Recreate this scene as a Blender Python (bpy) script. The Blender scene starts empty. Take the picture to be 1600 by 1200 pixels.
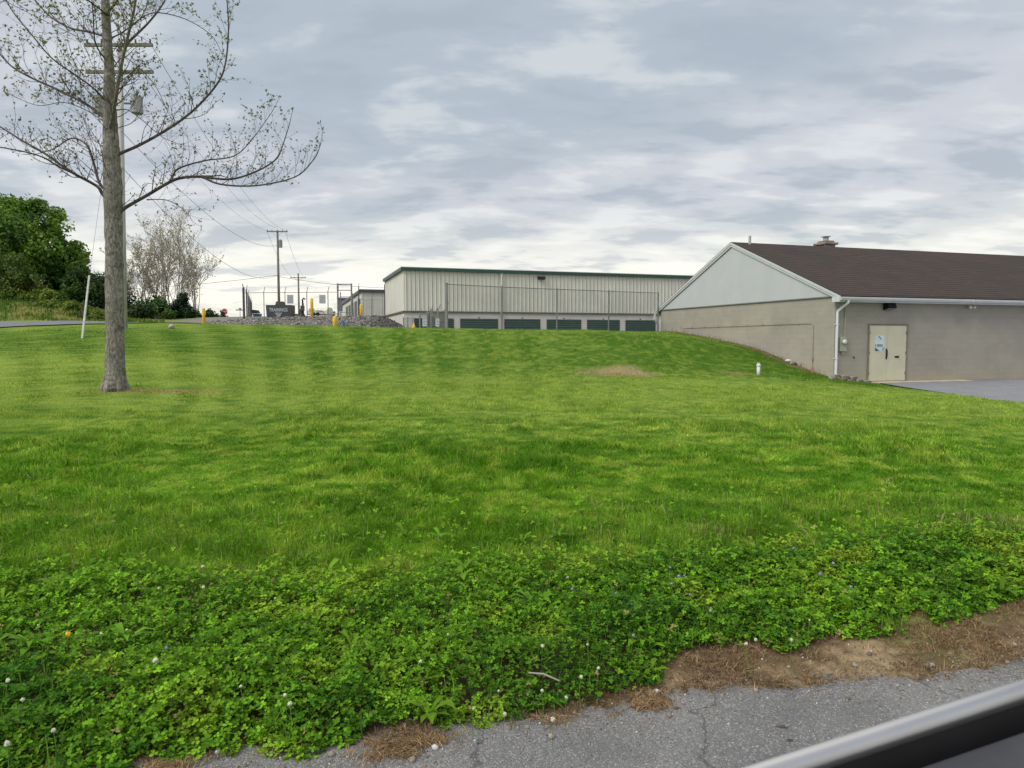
import bpy, math, random
import numpy as np
from mathutils import Vector, Matrix
random.seed(7); RNG = np.random.default_rng(11)
R = math.radians
SC = bpy.context.scene
COL = SC.collection
# ------------------------------------------------------------------ camera
EYE = 1.6; FPX = 1100.0; PITCH = math.atan(70/FPX)
cd = bpy.data.cameras.new('camera'); cam = bpy.data.objects.new('camera', cd); COL.objects.link(cam)
cam.location = (0, 0, EYE); cam.rotation_euler = (R(90)-PITCH, 0, 0)
cd.sensor_width = 36; cd.lens = FPX/1600*36; cd.clip_start = 0.05; cd.clip_end = 3000
cd.dof.use_dof = True; cd.dof.focus_distance = 14; cd.dof.aperture_fstop = 9.0
SC.camera = cam
SC.view_settings.view_transform = 'Standard'; SC.view_settings.look = 'None'
SC.view_settings.exposure = 0.0; SC.view_settings.gamma = 1
SC.cycles.max_bounces = 6; SC.cycles.diffuse_bounces = 3; SC.cycles.transmission_bounces = 3
SC.cycles.glossy_bounces = 2; SC.cycles.transparent_max_bounces = 4
SC.cycles.filter_width = 1.5
# ------------------------------------------------------------------ sky
SUN_EL, SUN_AZ = R(44), R(236)      # azimuth from +Y towards +X
w = bpy.data.worlds.new('World'); SC.world = w; w.use_nodes = True
nt = w.node_tree; nt.nodes.clear()
def N(t, typ, **kw):
    n = t.nodes.new(typ)
    for k, v in kw.items(): setattr(n, k, v)
    return n
def sset(t, n, i, v):
    if hasattr(v, 'is_output'): t.links.new(v, n.inputs[i])
    else: n.inputs[i].default_value = v
def mth(t, op, a, b=0.0, c=0.0, clamp=False):
    n = N(t, 'ShaderNodeMath', operation=op, use_clamp=clamp)
    sset(t, n, 0, a); sset(t, n, 1, b)
    if op in ('MULTIPLY_ADD',): sset(t, n, 2, c)
    return n.outputs[0]
def mixc(t, f, a, b, blend='MIX'):
    n = N(t, 'ShaderNodeMix', data_type='RGBA', blend_type=blend)
    sset(t, n, 0, f)
    for i, v in ((6, a), (7, b)):
        if hasattr(v, 'is_output'): t.links.new(v, n.inputs[i])
        else: n.inputs[i].default_value = (*v[:3], 1)
    return n.outputs[2]
def ramp(t, f, lo, hi):
    n = N(t, 'ShaderNodeMapRange', interpolation_type='SMOOTHSTEP')
    sset(t, n, 0, f); n.inputs[1].default_value = lo; n.inputs[2].default_value = hi
    return n.outputs[0]
def noise(t, vec, scale, detail=4, rough=.55, dist=0.0):
    n = N(t, 'ShaderNodeTexNoise')
    if vec is not None: t.links.new(vec, n.inputs['Vector'])
    n.inputs['Scale'].default_value = scale; n.inputs['Detail'].default_value = detail
    n.inputs['Roughness'].default_value = rough; n.inputs['Distortion'].default_value = dist
    return n.outputs['Fac']
sky = N(nt, 'ShaderNodeTexSky', sky_type='NISHITA', sun_disc=False)
sky.sun_elevation = SUN_EL; sky.sun_rotation = SUN_AZ; sky.air_density = 1.2; sky.dust_density = 2.0
tc = N(nt, 'ShaderNodeTexCoord'); sp = N(nt, 'ShaderNodeSeparateXYZ'); nt.links.new(tc.outputs['Generated'], sp.inputs[0])
X_, Y_, Z_ = sp.outputs
zc = mth(nt, 'MAXIMUM', Z_, 0.0)
zz = mth(nt, 'ADD', zc, 0.17)
cb = N(nt, 'ShaderNodeCombineXYZ')
nt.links.new(mth(nt, 'DIVIDE', X_, zz), cb.inputs[0]); nt.links.new(mth(nt, 'DIVIDE', Y_, zz), cb.inputs[1])
def mapped(scale, loc=(0, 0, 0), rot=0):
    m = N(nt, 'ShaderNodeMapping'); nt.links.new(cb.outputs[0], m.inputs[0])
    m.inputs['Scale'].default_value = scale; m.inputs['Location'].default_value = loc
    m.inputs['Rotation'].default_value = (0, 0, rot); return m.outputs[0]
big = noise(nt, mapped((.75, 1.1, 1), (3.1, 1.7, 0), .35), 1.05, 4, .45, .2)
mid = noise(nt, mapped((.95, 1.4, 1), (7.3, 4.2, 0), .12), 2.6, 6, .52, .15)
fin = noise(nt, mapped((.8, 1.7, 1), (1.3, 9.2, 0), .1), 8.0, 5, .55, .2)
hor = ramp(nt, zc, 0.30, 0.02)                     # 1 near horizon
base = mixc(nt, ramp(nt, big, .40, .60), (.455, .52, .59), (.60, .63, .685))
m2 = mth(nt, 'MULTIPLY_ADD', fin, .20, mth(nt, 'MULTIPLY', mid, .85))
lightm = ramp(nt, m2, .53, .66)
base = mixc(nt, mth(nt, 'MULTIPLY', lightm, mth(nt, 'MULTIPLY_ADD', hor, .45, .40)), base, (.87, .885, .875))
darkm = ramp(nt, m2, .53, .40)
base = mixc(nt, mth(nt, 'MULTIPLY', darkm, mth(nt, 'MULTIPLY', ramp(nt, zc, .03, .20), .75)), base, (.41, .47, .54))
glow = mth(nt, 'MULTIPLY', ramp(nt, zc, 0.20, 0.05), mth(nt, 'MULTIPLY_ADD', ramp(nt, m2, .42, .53), .60, .40))
base = mixc(nt, mth(nt, 'MULTIPLY', glow, .95), base, (1.12, 1.09, .96))
base = mixc(nt, mth(nt, 'MULTIPLY', ramp(nt, zc, .09, .0), .75), base, (.93, .915, .82))
base = mixc(nt, ramp(nt, zc, .46, .8), base, (.62, .60, .56))
over = mth(nt, 'MULTIPLY_ADD', ramp(nt, zc, .46, .86), 8.6, 10.6)      # cloud deck brightest overhead, raised out of view to lift the ground
behind = mth(nt, 'MULTIPLY', ramp(nt, Y_, .25, -.45), 3.0)                # also raised on the sun side behind the camera, to fill the scene
hz = N(nt, 'ShaderNodeVectorMath', operation='SCALE'); nt.links.new(base, hz.inputs[0]); nt.links.new(mth(nt, 'ADD', over, behind), hz.inputs['Scale'])
col = mixc(nt, .93, sky.outputs[0], hz.outputs[0])
bg = N(nt, 'ShaderNodeBackground'); nt.links.new(col, bg.inputs[0]); bg.inputs[1].default_value = .1
wo = N(nt, 'ShaderNodeOutputWorld'); nt.links.new(bg.outputs[0], wo.inputs[0])
# ------------------------------------------------------------------ sun (soft, overcast)
sl = bpy.data.lights.new('sun', 'SUN'); sl.energy = 2.5; sl.angle = R(32); sl.color = (1, .95, .87)
so = bpy.data.objects.new('sun', sl); COL.objects.link(so)
LAMP_AZ, LAMP_EL = SUN_AZ, SUN_EL
dv = Vector((math.sin(LAMP_AZ)*math.cos(LAMP_EL), math.cos(LAMP_AZ)*math.cos(LAMP_EL), math.sin(LAMP_EL)))
so.rotation_euler = dv.to_track_quat('Z', 'Y').to_euler(); so.location = dv*100
# ------------------------------------------------------------------ photo measuring helpers (pixel of the 1600 wide photo + distance -> world point)
def ray(px, py):
    cx = (px-800)/FPX; cy = (600-py)/FPX
    return Vector((cx, math.cos(PITCH)+cy*math.sin(PITCH), cy*math.cos(PITCH)-math.sin(PITCH)))
def W(px, py, Y):
    d = ray(px, py); s = Y/d.y; return Vector((d.x*s, Y, EYE+d.z*s))
def WZ(px, py, z):
    d = ray(px, py); s = (z-EYE)/d.z; return Vector((d.x*s, d.y*s, z))
def RP(px, py, o, ang):                      # ray meets vertical plane through o running along ang -> (t, z)
    d = ray(px, py); a = Vector((math.cos(ang), math.sin(ang)))
    # o + a t = d s
    det = a.x*(-d.y)+a.y*d.x
    t = (-o[0]*(-d.y)-o[1]*d.x)/det
    s = (o[1]+a.y*t)/d.y
    return t, EYE+d.z*s
def ss(x, a, b):
    t = np.clip((x-a)/(b-a), 0, 1); return t*t*(3-2*t)
# numpy value noise
_P = RNG.random((256, 256))
def vnoise(x, y):
    x = np.asarray(x, float); y = np.asarray(y, float)
    xi = np.floor(x).astype(int); yi = np.floor(y).astype(int); fx = x-xi; fy = y-yi
    fx = fx*fx*(3-2*fx); fy = fy*fy*(3-2*fy)
    a = _P[xi & 255, yi & 255]; b = _P[(xi+1) & 255, yi & 255]; c = _P[xi & 255, (yi+1) & 255]; d = _P[(xi+1) & 255, (yi+1) & 255]
    return (a*(1-fx)+b*fx)*(1-fy)+(c*(1-fx)+d*fx)*fy
def fbm(x, y, f=1.0, o=4, g=.5):
    s = 0; a = 1; n = 0
    for i in range(o):
        s = s+a*vnoise(x*f+i*17.3, y*f+i*31.7); n += a; a *= g; f *= 2.03
    return s/n
# ------------------------------------------------------------------ terrain
ROADZ = 0.05
RE = [(-900, 1330), (150, 1215), (330, 1190), (560, 1172), (640, 1185), (700, 1132), (790, 1135), (900, 1128), (1030, 1112), (1045, 1090), (1180, 1078), (1250, 1085), (1320, 1070), (1420, 1070), (1500, 1058), (1600, 1044)]
rex, rey = [], []
for p in RE:
    q = WZ(*p, ROADZ); rex.append(q.x); rey.append(q.y)
rex += [6, 12, 40]; rey += [rey[-1]+(6-rex[15])*.187, rey[-1]+(12-rex[15])*.187, rey[-1]+(40-rex[15])*.187]
rex = [-40, -6]+rex; rey = [rey[0]-7, rey[0]-.9]+rey
o_ = np.argsort(rex); rex = np.array(rex)[o_]; rey = np.array(rey)[o_]
def edgeY(X): return np.interp(X, rex, rey)
CE = [(-900, 1290), (0, 1200), (100, 1203), (200, 1187), (230, 1160), (265, 1185), (330, 1155), (430, 1165), (520, 1160), (600, 1122), (740, 1120), (870, 1100), (940, 1075), (1030, 1058), (1048, 1022), (1090, 1012), (1180, 1003), (1230, 1020), (1290, 998), (1415, 993), (1428, 955), (1470, 980), (1520, 962), (1600, 938)]
cex, cey = [], []
for p in CE:
    q = WZ(*p, ROADZ+.06); cex.append(q.x); cey.append(q.y)
cex += [7, 40]; cey += [cey[-1]+(7-cex[-2])*.2 if False else cey[-1]+.6, cey[-1]+7]
o_ = np.argsort(cex); cex = np.array(cex)[o_]; cey = np.array(cey)[o_]
def cloverY(X): return np.interp(X, cex, cey)
CP = []
def cp(px, py, Y):
    p = W(px, py, Y); CP.append((p.x, p.y, p.z))
for x in (-6, -3, 0, 3, 6): CP.append((x, 2.6+.19*x, .08))
for px in (0, 400, 800, 1200, 1600): cp(px, 850, 4.85)
for px in (0, 400, 800, 1200, 1600): cp(px, 700, 8.7)
for px, py, Y in ((500, 640, 12.3), (800, 640, 12.3), (1100, 640, 12.4), (1500, 660, 11),
                  (0, 612, 14.6), (180, 612, 14.8), (400, 612, 15.5), (700, 612, 16.3), (1000, 612, 16.8), (1300, 612, 18.5),
                  (0, 580, 18), (200, 580, 18.5), (400, 585, 20), (700, 586, 21.5), (970, 583, 22), (1150, 590, 22.5),
                  (0, 550, 22), (250, 547, 23), (500, 556, 24.5), (800, 558, 25.2), (1000, 560, 25.5), (1185, 584, 23.5),
                  (0, 530, 27), (250, 525, 27.5), (500, 528, 28), (800, 532, 28.6), (1000, 536, 29),
                  (0, 518, 32), (130, 511, 32), (300, 510.5, 32), (500, 511.5, 32), (640, 514, 32), (850, 517, 32.5), (970, 518, 34.5),
                  (1030, 518.5, 37), (1100, 526, 33.9), (1180, 545, 30.1), (1240, 568, 27.8), (1290, 588, 26.1), (1340, 597, 25.4), (1400, 603, 24.4)):
    cp(px, py, Y)
CP += [(13, 22, .0), (13, 18, .0), (13, 14, .02), (13, 8, .06), (20, 20, -.05), (20, 10, 0), (20, 28, 0), (12, 5, .08),
       (-30, 10, .5), (-25, 3, .3), (-40, 20, 1.2), (-45, 34, 2.3), (-30, 41, 2.62), (-24, 41, 2.6), (-15, 40, 2.4), (-9, 38, 2.15), (0, 38, 2.0),
       (-20, 48, 3.0), (-15, 48, 3.0), (-10, 47, 2.9), (-15, 43.5, 2.3), (-21, 43.5, 2.35), (-9.5, 43, 2.2),
       (-18, 60, 3.3), (-25, 60, 3.4), (-30, 75, 3.7), (-15, 75, 3.7), (-37, 92, 4.0), (-20, 95, 4.0), (-35, 115, 4.1), (10, 80, 3), (10, 45, 1.4), (20, 45, 1.2),
       (-50, 150, 4.2), (0, 150, 4.2), (60, 100, 3), (60, 30, 0), (40, 15, 0), (-60, 90, 5), (-80, 40, 4), (-80, 10, 1)]
cp(0, 440, 50.5); cp(60, 470, 47.5); cp(100, 490, 46); cp(150, 502, 46); cp(0, 500, 43.5); cp(-200, 420, 52); cp(-200, 500, 43)
CP += [(-45, 62, 6.5), (-60, 60, 8), (-27, 58, 3.4)]
CPa = np.array(CP)
def _U(r2): return .5*r2*np.log(r2+1e-9)
n_ = len(CPa)
d2 = ((CPa[:, None, :2]-CPa[None, :, :2])**2).sum(-1)
K = _U(d2)+np.eye(n_)*.6; Pm = np.c_[np.ones(n_), CPa[:, :2]]
A = np.zeros((n_+3, n_+3)); A[:n_, :n_] = K; A[:n_, n_:] = Pm; A[n_:, :n_] = Pm.T
SOL = np.linalg.solve(A, np.r_[CPa[:, 2], 0, 0, 0])
def tps(X, Y):
    X = np.clip(X, -80, 60); Y = np.clip(Y, 0, 150)
    out = np.empty(X.shape)
    xf, yf, of = X.ravel(), Y.ravel(), out.ravel()
    for s in range(0, len(xf), 40000):
        e = s+40000
        r2 = (xf[s:e, None]-CPa[None, :, 0])**2+(yf[s:e, None]-CPa[None, :, 1])**2
        of[s:e] = _U(r2)@SOL[:n_]+SOL[n_]+SOL[n_+1]*xf[s:e]+SOL[n_+2]*yf[s:e]
    return of.reshape(X.shape)
PATCH = W(968, 578, 22.5)
def H(X, Y, fine=True):
    X = np.atleast_1d(np.asarray(X, float)); Y = np.atleast_1d(np.asarray(Y, float))
    z = tps(X, Y)
    z = z+(fbm(X, Y, .5, 3)-.5)*.10*ss(Y, 6, 14)
    z = z-.20*np.exp(-((X-PATCH.x)/1.5)**2-((Y-PATCH.y+.1)/.8)**2)+.16*np.exp(-((X-PATCH.x-.5)/1.7)**2-((Y-PATCH.y-1.1)/.45)**2)
    z = z+.16*np.exp(-((Y-29.8)/2.0)**2)*ss(X, -10, -5)*(1-ss(X, 7, 10))
    lowyard = ss(X+.30*(Y-46), -9.2, -6.6)*ss(Y, 37, 46)
    z = z*(1-lowyard)+.8*lowyard
    pk = ss(X, 12.6, 13.6)*(1-ss(Y-.31*X, 22.5, 26))
    z = z*(1-pk)-.06*pk
    t = Y-edgeY(X)
    if fine:
        near = 1-ss(t, .3, 2.5)
        z = z+near*((fbm(X, Y, 3.1, 4)-.5)*.05+(fbm(X, Y, 14, 3)-.5)*.02)
    wq = ss(t+(fbm(X, Y, 9, 3)-.5)*.22, -.12, .12)
    lip = ROADZ+.006+.055*ss(t, 0, .6)
    wl = ss(t, .25, 1.3)
    zz_ = (ROADZ-.05)*(1-wq)+(lip*(1-wl)+z*wl+(1-wl)*((fbm(X, Y, 5, 4)-.5)*.03))*wq
    return zz_
def h1(x, y): return float(H(x, y)[0])
# ------------------------------------------------------------------ object helpers
def link(o, parent=None):
    COL.objects.link(o)
    if parent is not None: o.parent = parent
    return o
def tag(o, label=None, cat=None, group=None, kind=None):
    if label: o['label'] = label
    if cat: o['category'] = cat
    if group: o['group'] = group
    if kind: o['kind'] = kind
    return o
def thing(name, label, cat, loc=(0, 0, 0), rz=0, group=None):
    o = bpy.data.objects.new(name, None); o.empty_display_size = .2; COL.objects.link(o)
    o.location = loc; o.rotation_euler = (0, 0, rz)
    return tag(o, label, cat, group)
class MB:
    def __init__(s): s.v = []; s.f = []
    def add(s, vs, fs):
        b = len(s.v); s.v += [tuple(v) for v in vs]; s.f += [tuple(i+b for i in f) for f in fs]; return s
    def box(s, x0, x1, y0, y1, z0, z1):
        return s.add([(x0, y0, z0), (x1, y0, z0), (x1, y1, z0), (x0, y1, z0), (x0, y0, z1), (x1, y0, z1), (x1, y1, z1), (x0, y1, z1)],
                     [(0, 3, 2, 1), (4, 5, 6, 7), (0, 1, 5, 4), (1, 2, 6, 5), (2, 3, 7, 6), (3, 0, 4, 7)])
    def bbox(s, x0, x1, y0, y1, z0, z1, b=.01):       # box with chamfered edges
        bm_v = []
        xs = (x0, x1); ys = (y0, y1); zs = (z0, z1)
        P = {}
        for i in (0, 1):
            for j in (0, 1):
                for k in (0, 1):
                    sx = b if i == 0 else -b; sy = b if j == 0 else -b; sz = b if k == 0 else -b
                    P[i, j, k, 'x'] = len(bm_v); bm_v.append((xs[i], ys[j]+sy, zs[k]+sz))
                    P[i, j, k, 'y'] = len(bm_v); bm_v.append((xs[i]+sx, ys[j], zs[k]+sz))
                    P[i, j, k, 'z'] = len(bm_v); bm_v.append((xs[i]+sx, ys[j]+sy, zs[k]))
        f = []
        for a, o1 in ((0, ''), (1, '')):
            f.append([P[a, 0, 0, 'x'], P[a, 1, 0, 'x'], P[a, 1, 1, 'x'], P[a, 0, 1, 'x']][::(-1 if a == 0 else 1)])
            f.append([P[0, a, 0, 'y'], P[0, a, 1, 'y'], P[1, a, 1, 'y'], P[1, a, 0, 'y']][::(-1 if a == 0 else 1)])
            f.append([P[0, 0, a, 'z'], P[1, 0, a, 'z'], P[1, 1, a, 'z'], P[0, 1, a, 'z']][::(-1 if a == 0 else 1)])
        for i in (0, 1):
            for j in (0, 1):
                f.append([P[i, j, 0, 'x'], P[i, j, 1, 'x'], P[i, j, 1, 'y'], P[i, j, 0, 'y']])
                f.append([P[i, 0, j, 'x'], P[i, 1, j, 'x'], P[i, 1, j, 'z'], P[i, 0, j, 'z']])
                f.append([P[0, i, j, 'y'], P[1, i, j, 'y'], P[1, i, j, 'z'], P[0, i, j, 'z']])
                for k in (0, 1): f.append([P[i, j, k, 'x'], P[i, j, k, 'y'], P[i, j, k, 'z']])
        return s.add(bm_v, f)
    def tube(s, pts, rad, n=6, cap=True, squash=None):
        pts = [Vector(p) for p in pts]; m = len(pts)
        if not hasattr(rad, '__len__'): rad = [rad]*m
        vs = []; prev = None
        for i, p in enumerate(pts):
            t = (pts[min(i+1, m-1)]-pts[max(i-1, 0)])
            if t.length < 1e-9: t = Vector((0, 0, 1))
            t.normalize()
            if prev is None:
                a = t.cross(Vector((0, 0, 1)) if abs(t.z) < .9 else Vector((1, 0, 0))).normalized()
            else:
                a = (prev-t*prev.dot(t))
                a = a.normalized() if a.length > 1e-6 else t.orthogonal().normalized()
            prev = a; b = t.cross(a)
            for k in range(n):
                th = 2*math.pi*k/n
                vs.append(p+(a*math.cos(th)+b*math.sin(th))*rad[i])
        fs = []
        for i in range(m-1):
            for k in range(n):
                k2 = (k+1) % n
                fs.append((i*n+k, i*n+k2, (i+1)*n+k2, (i+1)*n+k))
        if cap: fs.append(tuple(range(n))[::-1]); fs.append(tuple((m-1)*n+k for k in range(n)))
        return s.add(vs, fs)
    def cyl(s, x, y, z0, z1, r, n=12, r2=None):
        return s.tube([(x, y, z0), (x, y, z1)], [r, r if r2 is None else r2], n)
    def extr(s, poly, x0, x1):                       # (y,z) profile extruded along x, closed
        n = len(poly)
        vs = [(x0, y, z) for y, z in poly]+[(x1, y, z) for y, z in poly]
        fs = [(i, (i+1) % n, n+(i+1) % n, n+i) for i in range(n)]+[tuple(range(n))[::-1], tuple(range(n, 2*n))]
        return s.add(vs, fs)
    def build(s, name, m, parent=None, smooth=False):
        me = bpy.data.meshes.new(name); me.from_pydata(s.v, [], s.f); me.update()
        if smooth:
            me.polygons.foreach_set('use_smooth', [True]*len(me.polygons))
        me.materials.append(m); o = bpy.data.objects.new(name, me)
        import bmesh
        if len(s.f) < 20000:
            bm = bmesh.new(); bm.from_mesh(me); bmesh.ops.recalc_face_normals(bm, faces=bm.faces[:]); bm.to_mesh(me); bm.free()
        return link(o, parent)
def np_mesh(name, V, F, m, parent=None, col=None, smooth=False, origin=None):
    V = np.asarray(V, np.float32)
    me = bpy.data.meshes.new(name); k = F.shape[1]
    me.vertices.add(len(V)); me.vertices.foreach_set('co', V.ravel())
    me.loops.add(F.size); me.loops.foreach_set('vertex_index', F.astype(np.int32).ravel())
    me.polygons.add(len(F)); me.polygons.foreach_set('loop_start', np.arange(0, F.size, k, dtype=np.int32))
    try: me.polygons.foreach_set('loop_total', np.full(len(F), k, np.int32))
    except Exception: pass
    if smooth: me.polygons.foreach_set('use_smooth', np.ones(len(F), bool))
    me.update(calc_edges=True)
    if col is not None:
        a = me.color_attributes.new('Col', 'FLOAT_COLOR', 'POINT')
        c = np.ones((len(V), 4), np.float32); c[:, :3] = col; a.data.foreach_set('color', c.ravel())
    me.materials.append(m); o = bpy.data.objects.new(name, me)
    return link(o, parent)
# ------------------------------------------------------------------ materials
def newmat(name):
    m = bpy.data.materials.new(name); m.use_nodes = True; t = m.node_tree; t.nodes.clear()
    o = N(t, 'ShaderNodeOutputMaterial'); b = N(t, 'ShaderNodeBsdfPrincipled'); t.links.new(b.outputs[0], o.inputs[0])
    return m, t, b
def mat(name, c, rough=.6, var=.12, scale=3.0, bump=0.0, bscale=40, metal=0.0, c2=None, coord='Object', spec=.5, stretch=(1, 1, 1)):
    m, t, b = newmat(name)
    tc = N(t, 'ShaderNodeTexCoord'); mp = N(t, 'ShaderNodeMapping'); t.links.new(tc.outputs[coord], mp.inputs[0]); mp.inputs['Scale'].default_value = stretch
    n = noise(t, mp.outputs[0], scale, 6, .6)
    c2 = c2 or tuple(x*(1-var*2) for x in c); c1 = tuple(min(1, x*(1+var)) for x in c)
    colr = mixc(t, ramp(t, n, .3, .7), c1, c2)
    t.links.new(colr, b.inputs['Base Color'])
    b.inputs['Roughness'].default_value = rough; b.inputs['Metallic'].default_value = metal
    b.inputs['Specular IOR Level'].default_value = spec
    if bump:
        bn = N(t, 'ShaderNodeBump'); bn.inputs['Strength'].default_value = bump; bn.inputs['Distance'].default_value = .02
        t.links.new(noise(t, mp.outputs[0], bscale, 4, .6), bn.inputs['Height']); t.links.new(bn.outputs[0], b.inputs['Normal'])
    return m
def leafmat(name, rough=.55, trans=.35, spec=.25, gain=1.0):
    m = bpy.data.materials.new(name); m.use_nodes = True; t = m.node_tree; t.nodes.clear()
    o = N(t, 'ShaderNodeOutputMaterial'); b = N(t, 'ShaderNodeBsdfPrincipled')
    a = N(t, 'ShaderNodeAttribute', attribute_name='Col')
    sc = N(t, 'ShaderNodeVectorMath', operation='SCALE'); t.links.new(a.outputs['Color'], sc.inputs[0]); sc.inputs['Scale'].default_value = gain
    t.links.new(sc.outputs[0], b.inputs['Base Color']); b.inputs['Roughness'].default_value = rough; b.inputs['Specular IOR Level'].default_value = spec
    tr = N(t, 'ShaderNodeBsdfTranslucent')
    hs = mixc(t, .5, sc.outputs[0], (1.0, 1.0, .35), 'MULTIPLY'); t.links.new(hs, tr.inputs[0])
    mx = N(t, 'ShaderNodeMixShader'); mx.inputs[0].default_value = trans
    t.links.new(b.outputs[0], mx.inputs[1]); t.links.new(tr.outputs[0], mx.inputs[2]); t.links.new(mx.outputs[0], o.inputs[0])
    return m
M = {}
M['grass'] = leafmat('grass_blades', .6, .35, .12, 1.0)
M['clover'] = leafmat('clover_leaves', .6, .3, .12, 1.0)
M['foliage'] = leafmat('tree_foliage', .5, .35, .3, 1.0)
M['bud'] = leafmat('young_leaves', .6, .35, .2, 1.0)
M['white'] = mat('white_painted_metal', (.55, .575, .61), .45, .04, 2)
M['gable'] = mat('pale_grey_siding', (.44, .46, .485), .5, .02, 1.2, stretch=(1, 1, 1))
M['steel'] = mat('galvanised_steel', (.22, .225, .23), .5, .1, 4, metal=.4)
M['darksteel'] = mat('dark_steel', (.06, .06, .065), .5, .1, 4, metal=.3)
M['black'] = mat('black_plastic', (.012, .012, .013), .5, .1, 10, spec=.2)
M['yellow'] = mat('yellow_painted_steel', (.78, .46, .025), .5, .12, 5)
M['green'] = mat('green_painted_steel', (.012, .046, .038), .5, .12, 2)
M['greentrim'] = mat('dark_green_trim', (.012, .055, .042), .45, .1, 3)
M['pole'] = mat('weathered_pole_wood', (.17, .155, .135), .9, .2, 6, .5, 30, stretch=(3, 3, .2))
M['polelight'] = mat('pale_weathered_wood', (.40, .39, .385), .9, .12, 6, .4, 30, stretch=(3, 3, .2))
M['wire'] = mat('cable_rubber', (.035, .035, .04), .6, .1, 1)
M['concrete'] = mat('tan_concrete', (.46, .40, .29), .85, .12, 2, .2, 60)
M['stone'] = mat('grey_stone_blocks', (.25, .22, .185), .9, .25, 4, .6, 30)
M['whitestone'] = mat('white_stone', (.62, .61, .58), .85, .15, 6, .4, 20)
M['gravel'] = mat('grey_gravel', (.26, .25, .24), .95, .3, 3, .5, 20, c2=(.10, .095, .09))
M['pebble'] = mat('pale_pebbles', (.42, .40, .36), .9, .3, 30, c2=(.20, .18, .155))
M['beigedoor'] = mat('cream_painted_steel_door', (.53, .51, .385), .45, .04, 1.5)
M['red'] = mat('red_sign_paint', (.40, .02, .03), .45, .05, 3)
M['blue'] = mat('blue_plastic', (.08, .19, .40), .45, .1, 3)
M['cream'] = mat('cream_metal', (.66, .65, .56), .5, .06, 2)
M['signdark'] = mat('charcoal_panel', (.05, .052, .065), .5, .1, 3)
M['greysign'] = mat('grey_sign_panel', (.33, .34, .37), .5, .06, 3)
M['straw'] = leafmat('dead_grass', .8, .2, .1, 1.0)
M['petal'] = mat('white_petals', (.50, .53, .40), .7, .12, 90)
M['violet'] = mat('violet_petals', (.24, .21, .44), .7, .12, 90)
M['orange'] = mat('orange_yellow_petals', (.85, .42, .04), .7, .1, 90)
# bark
def bark():
    m, t, b = newmat('grey_brown_bark'); tc = N(t, 'ShaderNodeTexCoord'); mp = N(t, 'ShaderNodeMapping'); t.links.new(tc.outputs['Object'], mp.inputs[0]); mp.inputs['Scale'].default_value = (1, 1, .35)
    n1 = noise(t, mp.outputs[0], 34, 8, .7, .6); n2 = noise(t, tc.outputs['Object'], 3.2, 5, .6)
    c = mixc(t, ramp(t, n1, .34, .66), (.085, .075, .068), (.35, .325, .295))
    sp_ = N(t, 'ShaderNodeSeparateXYZ'); t.links.new(tc.outputs['Object'], sp_.inputs[0])
    c = mixc(t, mth(t, 'MULTIPLY', ramp(t, n2, .45, .62), .5), c, (.135, .135, .10))
    mb2 = N(t, 'ShaderNodeMapping'); t.links.new(tc.outputs['Object'], mb2.inputs[0]); mb2.inputs['Scale'].default_value = (1, 1, 2.2)
    n5 = noise(t, mb2.outputs[0], 3.0, 6, .65); c = mixc(t, mth(t, 'MULTIPLY', ramp(t, n5, .54, .66), .6), c, (.05, .042, .034)); c = mixc(t, mth(t, 'MULTIPLY', ramp(t, n5, .44, .34), .4), c, (.42, .39, .34))
    t.links.new(c, b.inputs['Base Color']); b.inputs['Roughness'].default_value = .95; b.inputs['Specular IOR Level'].default_value = .15
    bn = N(t, 'ShaderNodeBump'); bn.inputs['Strength'].default_value = 1; bn.inputs['Distance'].default_value = .03
    t.links.new(n1, bn.inputs['Height']); t.links.new(bn.outputs[0], b.inputs['Normal']); return m
M['bark'] = bark()
M['twig'] = mat('dark_twig_bark', (.085, .072, .066), .9, .2, 8, spec=.15)
M['tanbark'] = mat('tan_twig_bark', (.36, .33, .295), .9, .2, 3, spec=.15)
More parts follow.
